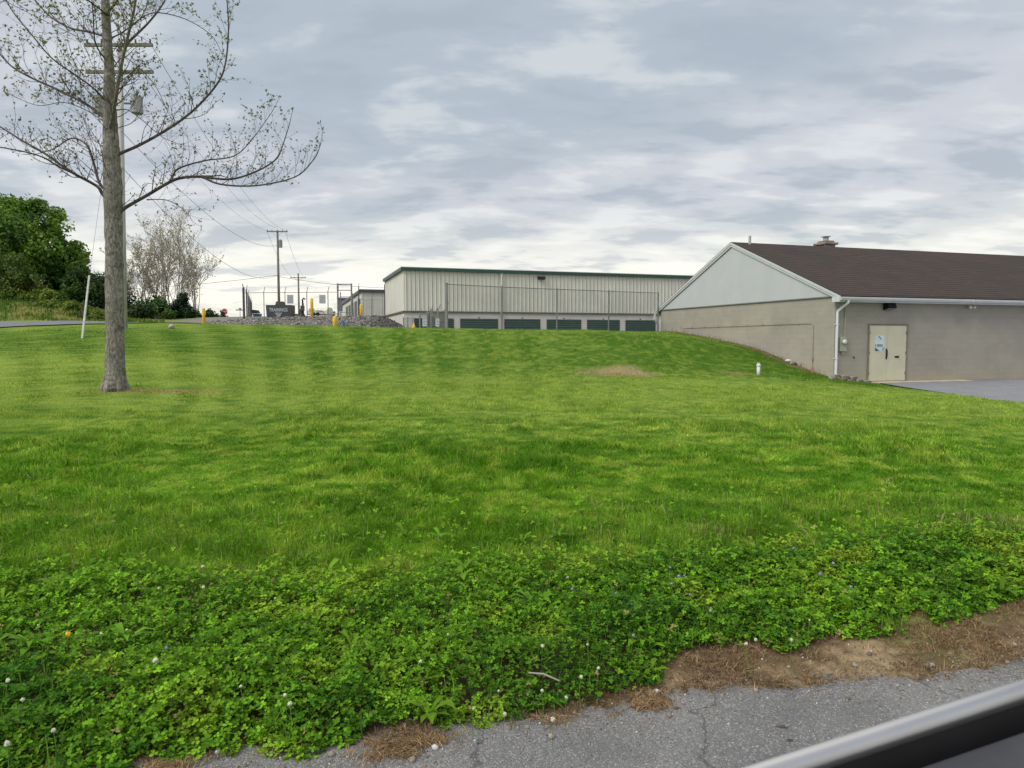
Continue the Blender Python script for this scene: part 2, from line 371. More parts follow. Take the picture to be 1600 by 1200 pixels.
# painted block wall
def cmu():
    m, t, b = newmat('painted_block_wall'); tc = N(t, 'ShaderNodeTexCoord')
    g = N(t, 'ShaderNodeNewGeometry'); sn = N(t, 'ShaderNodeSeparateXYZ'); sp_ = N(t, 'ShaderNodeSeparateXYZ')
    t.links.new(tc.outputs['Object'], sp_.inputs[0])
    cbx = N(t, 'ShaderNodeCombineXYZ'); t.links.new(mth(t, 'ADD', sp_.outputs[0], sp_.outputs[1]), cbx.inputs[0]); t.links.new(sp_.outputs[2], cbx.inputs[1])
    br = N(t, 'ShaderNodeTexBrick'); t.links.new(cbx.outputs[0], br.inputs['Vector'])
    br.inputs['Scale'].default_value = 1; br.inputs['Brick Width'].default_value = .406; br.inputs['Row Height'].default_value = .203
    br.inputs['Mortar Size'].default_value = .006; br.inputs['Mortar Smooth'].default_value = .6
    br.inputs['Color1'].default_value = (1, 1, 1, 1); br.inputs['Color2'].default_value = (.95, .95, .95, 1); br.inputs['Mortar'].default_value = (.90, .90, .89, 1)
    n1 = noise(t, cbx.outputs[0], .35, 5, .6); n2 = noise(t, tc.outputs['Object'], 60, 4, .6); n3 = noise(t, cbx.outputs[0], 2.2, 6, .65)
    c = mixc(t, ramp(t, n1, .35, .65), (.36, .335, .285), (.295, .275, .245))
    c = mixc(t, mth(t, 'MULTIPLY', ramp(t, n3, .5, .75), .25), c, (.26, .245, .205))
    # yellowish soil splash near the ground
    low = ramp(t, mth(t, 'ADD', sp_.outputs[2], mth(t, 'MULTIPLY', n3, .5)), .95, .15)
    c = mixc(t, mth(t, 'MULTIPLY', low, .45), c, (.40, .35, .24))
    c = mixc(t, 1.0, c, br.outputs['Color'], 'MULTIPLY')
    t.links.new(c, b.inputs['Base Color']); b.inputs['Roughness'].default_value = .8; b.inputs['Specular IOR Level'].default_value = .25
    bn = N(t, 'ShaderNodeBump'); bn.inputs['Strength'].default_value = .45; bn.inputs['Distance'].default_value = .01
    t.links.new(mth(t, 'MULTIPLY_ADD', br.outputs['Fac'], -1.0, mth(t, 'MULTIPLY', n2, .5)), bn.inputs['Height']); t.links.new(bn.outputs[0], b.inputs['Normal']); return m
M['cmu'] = cmu()
def shingle():
    m, t, b = newmat('brown_shingles'); tc = N(t, 'ShaderNodeTexCoord')
    br = N(t, 'ShaderNodeTexBrick'); t.links.new(tc.outputs['Object'], br.inputs['Vector'])
    br.inputs['Scale'].default_value = 1; br.inputs['Brick Width'].default_value = .30; br.inputs['Row Height'].default_value = .135
    br.inputs['Mortar Size'].default_value = .003; br.inputs['Bias'].default_value = 0
    br.inputs['Color1'].default_value = (.060, .044, .040, 1); br.inputs['Color2'].default_value = (.046, .036, .033, 1); br.inputs['Mortar'].default_value = (.03, .024, .022, 1)
    n1 = noise(t, tc.outputs['Object'], .55, 7, .65, .8); n2 = noise(t, tc.outputs['Object'], 45, 3, .6)
    c = mixc(t, mth(t, 'MULTIPLY', ramp(t, n1, .42, .60), .8), br.outputs['Color'], (.040, .036, .034))
    c = mixc(t, mth(t, 'MULTIPLY', ramp(t, n2, .5, .8), .5), c, (.085, .065, .058))
    t.links.new(c, b.inputs['Base Color']); b.inputs['Roughness'].default_value = .95; b.inputs['Specular IOR Level'].default_value = .2
    bn = N(t, 'ShaderNodeBump'); bn.inputs['Strength'].default_value = .5; bn.inputs['Distance'].default_value = .01
    t.links.new(n2, bn.inputs['Height']); t.links.new(bn.outputs[0], b.inputs['Normal']); return m
M['shingle'] = shingle()
M['metalwall'] = mat('beige_metal_wall_panel', (.565, .565, .50), .5, .05, .5)
M['metalrib'] = mat('beige_metal_wall_panel_end', (.55, .55, .49), .5, .05, .5)
M['groove'] = mat('panel_seam', (.32, .315, .28), .6, .1, 2)
M['bandtrim'] = mat('brown_grey_band_trim', (.10, .10, .085), .6, .1, 2)
M['blockpale'] = mat('pale_painted_block', (.56, .55, .51), .8, .06, 1, .2, 50)
def asphalt(name, c1, c2, spots=1.0, patch=None, far=False):
    m, t, b = newmat(name); tc = N(t, 'ShaderNodeTexCoord'); v = tc.outputs['Object']
    n1 = noise(t, v, 1.3, 6, .6); c = mixc(t, ramp(t, n1, .3, .7), c1, c2)
    vo = N(t, 'ShaderNodeTexVoronoi'); t.links.new(v, vo.inputs['Vector']); vo.inputs['Scale'].default_value = 150
    cellg = N(t, 'ShaderNodeSeparateColor'); t.links.new(vo.outputs['Color'], cellg.inputs[0])
    lum = cellg.outputs[0]
    c = mixc(t, mth(t, 'MULTIPLY', ramp(t, lum, .72, .95), .75*spots), c, tuple(min(1, x*2.1) for x in c1))
    c = mixc(t, mth(t, 'MULTIPLY', ramp(t, lum, .35, .05), .6*spots), c, tuple(x*.4 for x in c2))
    if patch:
        vc = N(t, 'ShaderNodeTexVoronoi', feature='DISTANCE_TO_EDGE'); dn = N(t, 'ShaderNodeVectorMath', operation='ADD'); nn1 = N(t, 'ShaderNodeTexNoise'); t.links.new(v, nn1.inputs['Vector']); nn1.inputs['Scale'].default_value = 4; nn1.inputs['Detail'].default_value = 6
        sv = N(t, 'ShaderNodeVectorMath', operation='SCALE'); t.links.new(nn1.outputs['Color'], sv.inputs[0]); sv.inputs['Scale'].default_value = .5; t.links.new(v, dn.inputs[0]); t.links.new(sv.outputs[0], dn.inputs[1]); t.links.new(dn.outputs[0], vc.inputs['Vector']); vc.inputs['Scale'].default_value = .8
        c = mixc(t, mth(t, 'MULTIPLY', ramp(t, vc.outputs['Distance'], .011, .002), .55), c, (.04, .04, .04))
        c = mixc(t, mth(t, 'MULTIPLY', ramp(t, noise(t, v, 2.2, 5, .6), .5, .66), .4), c, (.11, .11, .115))
        n3 = noise(t, v, 3.5, 4, .5); c = mixc(t, mth(t, 'MULTIPLY', ramp(t, n3, .60, .72), .45), c, patch)
    t.links.new(c, b.inputs['Base Color']); b.inputs['Roughness'].default_value = .9; b.inputs['Specular IOR Level'].default_value = .3
    bn = N(t, 'ShaderNodeBump'); bn.inputs['Strength'].default_value = .8; bn.inputs['Distance'].default_value = .006
    t.links.new(mth(t, 'MULTIPLY_ADD', vo.outputs['Distance'], -1.0, noise(t, v, 160, 3, .6)), bn.inputs['Height']); t.links.new(bn.outputs[0], b.inputs['Normal']); return m
M['road'] = asphalt('worn_asphalt', (.195, .197, .20), (.14, .142, .148), .5, (.30, .275, .19))
M['lot'] = asphalt('parking_asphalt', (.215, .225, .25), (.17, .18, .20), .5)
M['uproad'] = asphalt('upper_road_asphalt', (.17, .175, .19), (.14, .145, .16), .5)
def groundmat():
    m, t, b = newmat('turf_and_soil'); tc = N(t, 'ShaderNodeTexCoord'); v = tc.outputs['Object']
    a = N(t, 'ShaderNodeAttribute', attribute_name='Col')
    n1 = noise(t, v, 22, 7, .7); n2 = noise(t, v, 160, 4, .7)
    c = mixc(t, 1.0, a.outputs['Color'], mixc(t, ramp(t, mth(t, 'MULTIPLY_ADD', n2, .5, mth(t, 'MULTIPLY', n1, .5)), .35, .65), (.55, .55, .55), (1.35, 1.35, 1.3)), 'MULTIPLY')
    t.links.new(c, b.inputs['Base Color']); b.inputs['Roughness'].default_value = .95; b.inputs['Specular IOR Level'].default_value = .1
    bn = N(t, 'ShaderNodeBump'); bn.inputs['Strength'].default_value = .8; bn.inputs['Distance'].default_value = .015
    t.links.new(mth(t, 'MULTIPLY_ADD', n2, .5, n1), bn.inputs['Height']); t.links.new(bn.outputs[0], b.inputs['Normal']); return m
M['ground'] = groundmat()
# ------------------------------------------------------------------ ground colours (species, mowing, bare soil, painted shade on the bank)
PATCH = W(968, 578, 22.5)
def lawncol(X, Y):
    n1 = fbm(X, Y, .35, 4); n2 = fbm(X+50, Y*1.4, 1.3, 4); n3 = fbm(X+9, Y+70, 5, 3)
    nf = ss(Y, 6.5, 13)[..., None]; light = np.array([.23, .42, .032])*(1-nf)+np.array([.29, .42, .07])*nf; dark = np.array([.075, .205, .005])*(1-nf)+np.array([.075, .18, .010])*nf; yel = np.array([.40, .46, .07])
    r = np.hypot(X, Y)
    L = .36+.44*ss(Y, 8, 14)*(1-.95*ss(Y, 19.5, 23.5))-.22*ss(Y, 22, 25)*ss(X, 0, 6)+.25*ss(Y, 29.5, 32); far = ss(Y, 11, 16)*.55  # right bank face darker, crest lighter: slope shading put into the colour
    # mowing passes, curved over the bank
    ph = (X+.035*(Y-12)**2*np.where(X < -2, -.22, .5))*1.05/1.0
    ph = np.arctan2(X+1.5, Y-1)+.0035*(Y-20)
    stripe = np.sin(ph*2*math.pi/.062); stripe = np.sign(stripe)*np.abs(stripe)**.6
    L = L+stripe*ss(Y, 9, 15)*(.04+.24*ss(X, -17, -14)*(1-ss(X, -8, -3.5))+.08*ss(X, -8, -5)*(1-ss(X, -1, 3)))
    L = L+.05*np.sin((X*.55+Y*.9)*2*math.pi/2.6)*ss(Y, 20, 23)*ss(X, 0, 2)
    ph2 = (Y+.12*X)*2*math.pi/1.9
    L = L+.07*np.sin(ph2)*(1-ss(Y, 15, 20))*ss(Y, 8, 11)
    n4 = fbm(X*.8+31, Y*1.9, 2.4, 3)
    L = L+((n1-.5)*.35+(n2-.5)*.5)*(1-far)+(n3-.5)*1.1+(n4-.5)*.9*(1-1.5*far)-.12*ss(Y, 21.5, 24.5)*(1-ss(Y, 29, 31))  # last term darkens the whole bank face, shade painted as albedo
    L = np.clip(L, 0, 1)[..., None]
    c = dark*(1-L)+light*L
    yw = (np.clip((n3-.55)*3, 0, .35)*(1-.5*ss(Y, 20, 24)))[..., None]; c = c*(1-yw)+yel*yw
    return c
def groundcol(X, Y):
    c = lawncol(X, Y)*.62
    t = Y-edgeY(X); tc_ = Y-cloverY(X)
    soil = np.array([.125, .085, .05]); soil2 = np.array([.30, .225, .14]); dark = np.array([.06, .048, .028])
    n = (fbm(X, Y, 4, 4)*.6+fbm(X+9, Y, 17, 3)*.4)[..., None]; s = soil*(1-ss(n, .40, .66))+soil2*ss(n, .40, .66)
    wet = ss(fbm(X+5, Y, 1.5, 3), .5, .65)[..., None]*.35; s = s*(1-wet)+np.array([.11, .075, .05])*wet
    gr = (1-ss(t+(fbm(X, Y, 6, 3)-.5)*.3, .0, .14))[..., None]*.7
    s = s*(1-gr)+np.array([.13, .12, .105])*gr
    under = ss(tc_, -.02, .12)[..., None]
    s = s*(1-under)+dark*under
    up = ss(Y+(fbm(X+7, Y, 1.1, 3)-.5)*1.3, 3.6, 4.5)[..., None]
    c = s*(1-up)+c*up
    # worn patch on the bank, soil at wall foot, left bank
    d = np.hypot((X-PATCH.x)/1.35, (Y-PATCH.y)/.95)+ (fbm(X, Y, 2.2, 3)-.5)*.9
    rim = (np.exp(-((X-PATCH.x-.6)/1.5)**2-((Y-PATCH.y-.95)/.28)**2)*.6)[..., None]; c = c*(1-rim)+np.array([.05, .11, .01])*rim
    pw = (1-ss(d, .5, 1.05))[..., None]; c = c*(1-pw)+np.array([.27, .22, .125])*pw
    d = np.hypot((X-T0.x-.9)/1.5, (Y-T0.y)/.35)+(fbm(X, Y, 3, 3)-.5)*.7
    pw = (1-ss(d, .5, 1.05))[..., None]; c = c*(1-pw)+np.array([.30, .25, .12])*pw
    v_ = -.297*(X-C0.x)+.955*(Y-C0.y); u_ = .955*(X-C0.x)+.297*(Y-C0.y)
    pw = (ss(u_+(fbm(X, Y, 2, 3)-.5)*.5, -.65, -.25)*ss(v_, .2, 1.5)*(1-ss(v_, 10, 12.6))*(1-ss(u_, .2, .4)))[..., None]
    c = c*(1-pw)+np.array([.17, .125, .075])*pw
    bank = (ss(Y, 43.2, 45)*(1-ss(X, -26, -21)))[..., None]
    nb = ss(fbm(X+3, Y*2, .6, 4), .45, .6)[..., None]
    c = c*(1-bank)+(np.array([.075, .13, .02])*(1-nb)+np.array([.24, .20, .08])*nb)*bank
    yard = (ss(Y, 42.5, 44.5)*ss(X, -24, -21))[..., None]
    c = c*(1-yard)+np.array([.20, .19, .175])*yard
    return c
T0 = W(180, 611, 14.9)
ALPHA = math.atan2(.297, .955)
C0 = W(1302, 590, 25.84); C0.z = 0
# ------------------------------------------------------------------ ground sheet
def geo(a, b, n): return a*(b/a)**(np.arange(1, n+1)/n)
ys = np.r_[-np.arange(60, 2, -6.0), np.arange(-2, 1.6, .5), np.arange(1.6, 6.5, .033), np.arange(6.5, 14, .10), np.arange(14, 50, .22), 50+geo(.4, 450, 55)]
xs = np.r_[-48-geo(.8, 350, 26)[::-1], np.arange(-48, -7, .5), np.arange(-7, 8.5, .045), np.arange(8.5, 14, .12), np.arange(14, 48, .8), 48+geo(.8, 350, 26)]
GX, GY = np.meshgrid(xs, ys)
GZ = H(GX, GY); nx, ny = len(xs), len(ys)
V = np.stack([GX, GY, GZ], -1).reshape(-1, 3)
ii = (np.arange(ny-1)[:, None]*nx+np.arange(nx-1)[None]).ravel()
F = np.stack([ii, ii+1, ii+nx+1, ii+nx], 1)
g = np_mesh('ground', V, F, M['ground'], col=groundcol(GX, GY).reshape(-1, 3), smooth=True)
tag(g, kind='structure')
# near road (flat sheet, its broken edge is where the soil rises over it)
nx_ = 160; xr = np.linspace(-60, 60, nx_); far_ = edgeY(xr)+.5
V = np.r_[np.c_[xr, np.full(nx_, -14.0), np.full(nx_, ROADZ)], np.c_[xr, far_, np.full(nx_, ROADZ)]]
i_ = np.arange(nx_-1); tag(np_mesh('road', V, np.stack([i_, i_+1, i_+nx_+1, i_+nx_], 1), M['road']), kind='structure')
# parking lot
pl = [(13.0, 3), (13.0, 15), (12.85, 18), (12.8, 19.6), (13.0, 21.5), (13.15, 23.5), (13.4, 25.2)]
mb = MB(); e2 = [(C0.x+.955*t+0*1, C0.y+.297*t) for t in (1.9, 12, 25, 46)]
V = [(x, y, 0) for x, y in pl]+[(e2[i][0], e2[i][1]+.0, 0) for i in range(4)]+[(70, 39, 0), (70, 3, 0)]
mb.add(V, [tuple(range(len(V)))[::-1]]); tag(mb.build('parking_lot', M['lot']), kind='structure')
# upper road
path = [(-75, 30.5), (-55, 33), (-42, 35.0), (-33, 37.5), (-28.5, 42), (-27.5, 50), (-30, 62), (-36, 80), (-44, 105), (-60, 150)]
path = [(-75, 32), (-55, 34), (-42, 35), (-33, 36.2), (-25, 38.2), (-17.5, 41.5)]
pts = []
for k in range(len(path)-1):
    for j in range(12):
        f = j/12; pts.append((path[k][0]*(1-f)+path[k+1][0]*f, path[k][1]*(1-f)+path[k+1][1]*f))
pts = np.array(pts); dd = np.gradient(pts, axis=0); dd /= np.hypot(*dd.T)[:, None]; nn = np.c_[-dd[:, 1], dd[:, 0]]
rows = [pts+nn*o for o in np.linspace(-3.6, 3.6, 9)]
V = np.concatenate([np.c_[r_, H(r_[:, 0], r_[:, 1])+.05] for r_ in rows]); n1 = len(pts)
i_ = (np.arange(8)[:, None]*n1+np.arange(n1-1)[None]).ravel()
tag(np_mesh('upper_road', V, np.stack([i_, i_+1, i_+n1+1, i_+n1], 1), M['uproad'], smooth=True), kind='structure')
# ------------------------------------------------------------------ near building
def fac(px, py): t, z = RP(px, py, (C0.x, C0.y), ALPHA); return t, z
def gab(px, py): t, z = RP(px, py, (C0.x, C0.y), ALPHA+math.pi/2); return t, z
WD = 12.75; EV = 3.18; RZ = 5.80; LEN = 46
nb = thing('block_building', 'beige painted block building with brown shingle roof and pale grey gable beside the lawn', 'building', C0, ALPHA)
mb = MB(); mb.box(0, LEN, 0, .2, -.4, EV); mb.box(0, .2, .2, WD, -.4, EV); mb.box(LEN-.2, LEN, .2, WD, -.4, EV); mb.box(.2, LEN-.2, WD-.2, WD, -.4, EV)
mb.build('wall', M['cmu'], nb)
mb = MB(); gy = [(-.05, EV+.0), (WD+.05, EV+.0), (WD/2, RZ-.03)]
mb.add([(-.04, y, z) for y, z in gy]+[(.16, y, z) for y, z in gy], [(0, 1, 2), (5, 4, 3), (0, 3, 4, 1), (1, 4, 5, 2), (2, 5, 3, 0)])
gs = mb.build('gable_siding', M['gable'], nb)
mb = MB(); mb.box(-.06, -.043, -.05, WD+.05, EV-.035, EV+.005)
mb.build('siding_edge_trim', mat('grey_edge_flashing', (.20, .20, .205), .5, .05, 2), nb)
pit = (RZ-EV)/(WD/2)
def roofpt(y, dz=0): return RZ-abs(y-WD/2)*pit+.08+dz
OH = .38
def slab(mb, x0, x1, ya, yb, d0, d1):
    za, zb = RZ-abs(ya-WD/2)*pit, RZ-abs(yb-WD/2)*pit
    mb.add([(x, y, z+d) for x in (x0, x1) for y, z in ((ya, za), (yb, zb)) for d in (d0, d1)],
           [(0, 1, 3, 2), (4, 6, 7, 5), (0, 2, 6, 4), (1, 5, 7, 3), (0, 4, 5, 1), (2, 3, 7, 6)])
rf = None
for s in (0, 1):
    # each slope a mesh in its own plane so that the shingle courses follow it
    e = bpy.data.objects.new('roof', None)
    L_ = math.hypot(WD/2+OH, (WD/2+OH)*pit)
    mb = MB(); mb.box(-.115, LEN+.115, 0, L_, .0, .045)
    for k in range(1, int(L_/.135)): mb.box(-.115, LEN+.115, k*.135, k*.135+.128, .046, .051+.004*(k % 2))
    o = mb.build('roof', M['shingle'], nb)
    a = math.atan(pit)
    if s == 0: o.location = (0, -OH, RZ-(WD/2+OH)*pit+.10); o.rotation_euler = (a, 0, 0)
    else: o.location = (LEN, WD+OH, RZ-(WD/2+OH)*pit+.10); o.rotation_euler = (a, 0, math.pi)
    if rf is None: rf = o
mb = MB()
for ya, yb in ((-OH, WD/2), (WD/2, WD+OH)):
    slab(mb, -.10, -.078, ya, yb, -.06, .12); slab(mb, -.078, -.045, ya, yb, -.02, .095); slab(mb, -.125, -.1005, ya, yb, .03, .13)
mb.build('rake_board', mat('pale_grey_trim', (.49, .515, .54), .5, .03, 2), nb)
ez = RZ-(WD/2+OH)*pit
mb = MB(); mb.box(-.16, LEN+.16, -OH+.01, -OH+.035, ez-.08, ez+.09); mb.box(-.16, LEN+.16, -OH+.035, -.002, ez-.075, ez-.055)
mb.box(-.162, -.02, -OH+.036, .0, ez-.054, ez+.09)
mb.box(-.16, LEN+.16, WD+OH-.035, WD+OH-.01, ez-.08, ez+.09)
mb.build('fascia', M['white'], nb)
def gutter(y0, sgn):
    pr = [(0, 0), (0, -.10), (.03, -.12), (.09, -.12), (.125, -.05), (.13, .0), (.118, .0), (.11, -.045), (.085, -.105), (.035, -.105), (.012, -.09), (.012, 0)]
    mb = MB(); mb.extr([(y0+sgn*a, ez+.095+b) for a, b in pr], -.17, LEN+.17)
    for k in range(1, 8): mb.box(k*6-.03, k*6+.03, min(y0+sgn*.128, y0+sgn*.136), max(y0+sgn*.128, y0+sgn*.136), ez-.0, ez+.095)
    return mb.build('gutter', M['white'], nb)
gutter(-OH+.01, -1); gutter(WD+OH-.01, 1)
dx = fac(1306, 500)[0]
def downspout(x, y0, y1, zt, zb, foot):
    mb = MB(); r = .058
    p = [(x+.14, y0, zt), (x+.14, y0, zt-.10), (x+.08, y0+(y1-y0)*.4, zt-.22), (x, y1, zt-.40), (x, y1, zt-.5), (x, y1, zb+.12)]
    if foot: p += [(x, y1-.05, zb+.02), (x, y1-.30, zb-.02)]
    mb.tube(p, r, 4)
    for z in (zt-.9, zb+.7): mb.box(x-.075, x+.075, min(y1, 0)-.03 if y1 < 0 else y1-.03, y1+.09, z, z+.03)
    return mb.build('downspout', M['white'], nb)
downspout(dx, -OH-.05, -.075, ez+.0, .18, True)
mb = MB(); mb.tube([(-.05, WD+OH+.05, ez), (-.22, WD+.3, ez-.10), (-.30, WD+.15, ez-.38), (-.12, WD+.13, ez-.62), (-.12, WD+.13, 1.6)], .06, 4)
mb.build('downspout', M['white'], nb)
# conduit on the gable wall
ca, za = gab(1272, 505); cbb, zb = gab(1270, 573); cc, zcc = gab(1068, 516)
mb = MB(); mb.tube([(-.03, ca, zb), (-.03, ca, za-.1), (-.03, ca+.05, za-.03), (-.03, ca+.12, za), (-.03, cc, za-.05)], .011, 6)
for k in range(9): mb.box(-.035, -.002, ca+.8+k*1.1, ca+.86+k*1.1, za-.035, za+.02)
mb.box(-.05, -.002, ca-.04, ca+.04, zb+.25, zb+.36)
mb.build('conduit', mat('painted_conduit', (.29, .275, .23), .6, .1, 2), nb)
# meter
mx, mz = fac(1315, 535)
mb = MB(); mb.bbox(mx-.14, mx+.14, -.12, -.002, mz-.33, mz+.20, .01); mb.box(mx-.045, mx+.045, -.075, -.002, mz-.43, mz-.335)
mt_ = mb.build('meter_box', mat('grey_green_box', (.32, .33, .27), .5, .08, 4), nb)
mb = MB(); mb.tube([(mx, -.121, mz+.02), (mx, -.20, mz+.02), (mx, -.225, mz+.02)], [.085, .082, .05], 16); mb.build('meter_dial', M['whitestone'], mt_, True)
mb = MB(); mb.tube([(mx+.09, -.05, mz+.2), (mx+.09, -.05, mz+.75), (mx+.09, -.03, EV-.15)], .018, 6); mb.build('meter_conduit', mt_.data.materials[0], mt_)
# double door
xa, zt = fac(1358, 508); xb, _ = fac(1416, 508); zb_ = .02; zt = min(zt, 2.2); xm = xa+(xb-xa)*.49
mb = MB(); mb.box(xa-.05, xa, -.055, -.002, zb_, zt+.05); mb.box(xb, xb+.05, -.055, -.002, zb_, zt+.05); mb.box(xa, xb, -.055, -.002, zt, zt+.05); mb.box(xa-.07, xb+.07, -.075, -.055, zt+.03, zt+.055); mb.box(xa, xb, -.06, -.002, zb_-.003, zb_+.012)
mb.build('door_frame', mat('door_frame_paint', (.20, .185, .14), .6, .1, 3), nb)  # frame painted darker than the door leaves
for i, (a, b) in enumerate(((xa+.004, xm-.003), (xm+.003, xb-.004))):
    mb = MB(); mb.bbox(a, b, -.035, -.003, zb_+.015, zt-.004, .004)
    d = mb.build('door', M['beigedoor'], nb)
    hx = a-.012 if i == 0 else b+.012
    for z in (.32, 1.08, 1.84):
        mb = MB(); mb.cyl(hx, -.045, z-.06, z+.06, .013, 8); mb.box(hx-.035 if i == 0 else hx-.05, hx+.05 if i == 0 else hx+.035, -.0400, -.0352, z-.055, z+.055)
        mb.build('hinge', mat('dull_hinge', (.17, .16, .12), .5, .1, 5) if 'dull_hinge' not in bpy.data.materials else bpy.data.materials['dull_hinge'], d)
    if i == 0:
        hz_ = fac(1386, 553)[1]
        mb = MB(); mb.box(b-.075, b-.015, -.042, -.0352, hz_-.20, hz_+.20); mb.tube([(b-.045, -.042, hz_+.14), (b-.045, -.09, hz_+.13), (b-.045, -.09, hz_-.13), (b-.045, -.042, hz_-.14)], .011, 6)
        mb.build('handle', M['black'], d)
        nx0, nz0 = fac(1366, 524); nx1, nz1 = fac(1380, 549)
        mb = MB(); mb.box(nx0, nx1, -.040, -.0352, nz1, nz0); po = mb.build('notice', mat('pale_blue_notice', (.52, .62, .66), .6, .06, 3), d)
        wdt = nx1-nx0; hgt = nz0-nz1
        mb = MB()
        def inkbox(u0, u1, v0, v1): mb.box(nx0+u0*wdt, nx0+u1*wdt, -.0425, -.0402, nz1+v0*hgt, nz1+v1*hgt)
        inkbox(.40, .50, .86, .95); inkbox(.50, .58, .80, .88); inkbox(.58, .66, .74, .82); mb.build('notice_mark', mat('dark_ink', (.035, .06, .065), .6, .1, 3), po); mb = MB()
        inkbox(.05, .10, .30, .46); inkbox(.22, .82, .41, .44); inkbox(.22, .84, .355, .385); inkbox(.22, .86, .30, .33); inkbox(.84, .92, .06, .24)
        mb.build('notice_print', bpy.data.materials['dark_ink'], po); mb = MB(); mb.add([(nx0+.04*wdt, -.0422, nz1+.03*hgt), (nx0+.5*wdt, -.0422, nz1+.03*hgt), (nx0+.04*wdt, -.0422, nz1+.24*hgt)], [(0, 1, 2)])
        mb.build('dark_corner', bpy.data.materials['dark_ink'], po)
    else:
        pxx, pz = fac(1400, 557.5); mb = MB(); mb.box(pxx-.10, pxx+.10, -.045, -.0352, pz-.035, pz+.035); mb.tube([(pxx+.05, -.045, pz), (pxx+.05, -.09, pz), (pxx-.04, -.09, pz-.01)], .012, 6)
        mb.build('lever_handle', M['black'], d)
# wall pack light, floodlights
lx, lz = fac(1386, 479)
mb = MB(); mb.add([(lx-.19, -.002, lz+.16), (lx+.19, -.002, lz+.16), (lx+.19, -.20, lz+.13), (lx-.19, -.20, lz+.13), (lx-.19, -.002, lz-.14), (lx+.19, -.002, lz-.14), (lx+.19, -.28, lz-.05), (lx-.19, -.28, lz-.05)],
                  [(0, 1, 2, 3), (3, 2, 6, 7), (4, 7, 6, 5), (0, 3, 7, 4), (1, 5, 6, 2), (0, 4, 5, 1)])
wl_ = mb.build('wall_light', M['black'], nb)
mb = MB(); mb.add([(lx-.15, -.05, lz-.128), (lx+.15, -.05, lz-.128), (lx+.15, -.24, lz-.075), (lx-.15, -.24, lz-.075)], [(0, 1, 2, 3)]); mb.build('lens', M['greysign'], wl_)
fx, fz = fac(1514, 479)
mb = MB(); mb.box(fx-.05, fx+.05, -.04, -.002, fz-.03, fz+.06)
for s in (-1, 1): mb.tube([(fx, -.04, fz), (fx+s*.07, -.07, fz-.01), (fx+s*.10, -.14, fz-.03), (fx+s*.11, -.18, fz-.04)], [.015, .03, .055, .06], 10)
mb.build('floodlight', M['cream'], nb)
ox, oz = fac(1333, 558)
mb = MB(); mb.tube([(ox, -.002, oz), (ox, -.06, oz), (ox, -.08, oz-.05)], .02, 8); mb.build('wall_tap', M['darksteel'], nb)
# vent pipe and chimney
vx = RP(1166, 387, (C0.x-.297*WD/2, C0.y+.955*WD/2), ALPHA)[0]
mb = MB(); mb.cyl(vx, WD/2-.25, RZ-.1, RZ+.42, .06, 10); mb.build('vent_pipe', M['polelight'], nb)
chx = RP(1290, 388, (C0.x-.297*(WD/2+.6), C0.y+.955*(WD/2+.6)), ALPHA)[0]; cy0 = WD/2+.6
mb = MB(); mb.box(chx-.30, chx+.30, cy0-.3, cy0+.3, RZ-.6, RZ+.30)
ch = mb.build('chimney', M['stone'], nb)
mb = MB(); mb.bbox(chx-.40, chx+.40, cy0-.4, cy0+.4, RZ+.30, RZ+.40, .015); mb.bbox(chx-.27, chx+.27, cy0-.27, cy0+.27, RZ+.40, RZ+.50, .015); mb.build('chimney_cap', mat('weathered_cap', (.23, .19, .16), .9, .2, 5), ch)
mb = MB(); mb.cyl(chx, cy0, RZ+.50, RZ+.66, .13, 12); mb.cyl(chx, cy0, RZ+.70, RZ+.74, .23, 12, .16)
for k in range(3): mb.box(chx-.13+.12*k, chx-.12+.12*k, cy0-.01, cy0+.01, RZ+.65, RZ+.71)
mb.build('flue', M['polelight'], ch)
# concrete apron
mb = MB(); a0 = .75; a1 = fac(1500, 596)[0]
mb.bbox(xa-1.6, a1, -.55, -.004, -.2, .016, .01)
ap = mb.build('concrete_apron', M['concrete']); ap.location = C0; ap.rotation_euler = (0, 0, ALPHA); tag(ap, kind='structure')
# stacked stones by the corner
k = 0
for i in range(5):
    for j in range(2 if i < 3 else 1):
        cxl = dx-.42+i*.33+(.12 if j else 0); cyl_ = -.42-.05*i
        p = Matrix.Rotation(ALPHA, 2)@Vector((cxl, cyl_)); X, Y = C0.x+p.x, C0.y+p.y; hh = .105
        mb = MB(); wq_ = random.uniform(.12, .17); mb.bbox(-wq_, wq_, -.10, .11, 0, hh-random.uniform(0, .015), .012)
        st = mb.build('retaining_block', M['stone']); st.location = (X, Y, h1(X, Y)-.02+j*hh); st.rotation_euler = (0, 0, ALPHA+random.uniform(-.2, .2))
        tag(st, 'weathered grey stone block in the %s course at the building corner, %s from the left' % (('bottom', 'top')[j], ('first', 'second', 'third', 'fourth', 'fifth')[i]), 'stone block', 'stone blocks at the building corner')
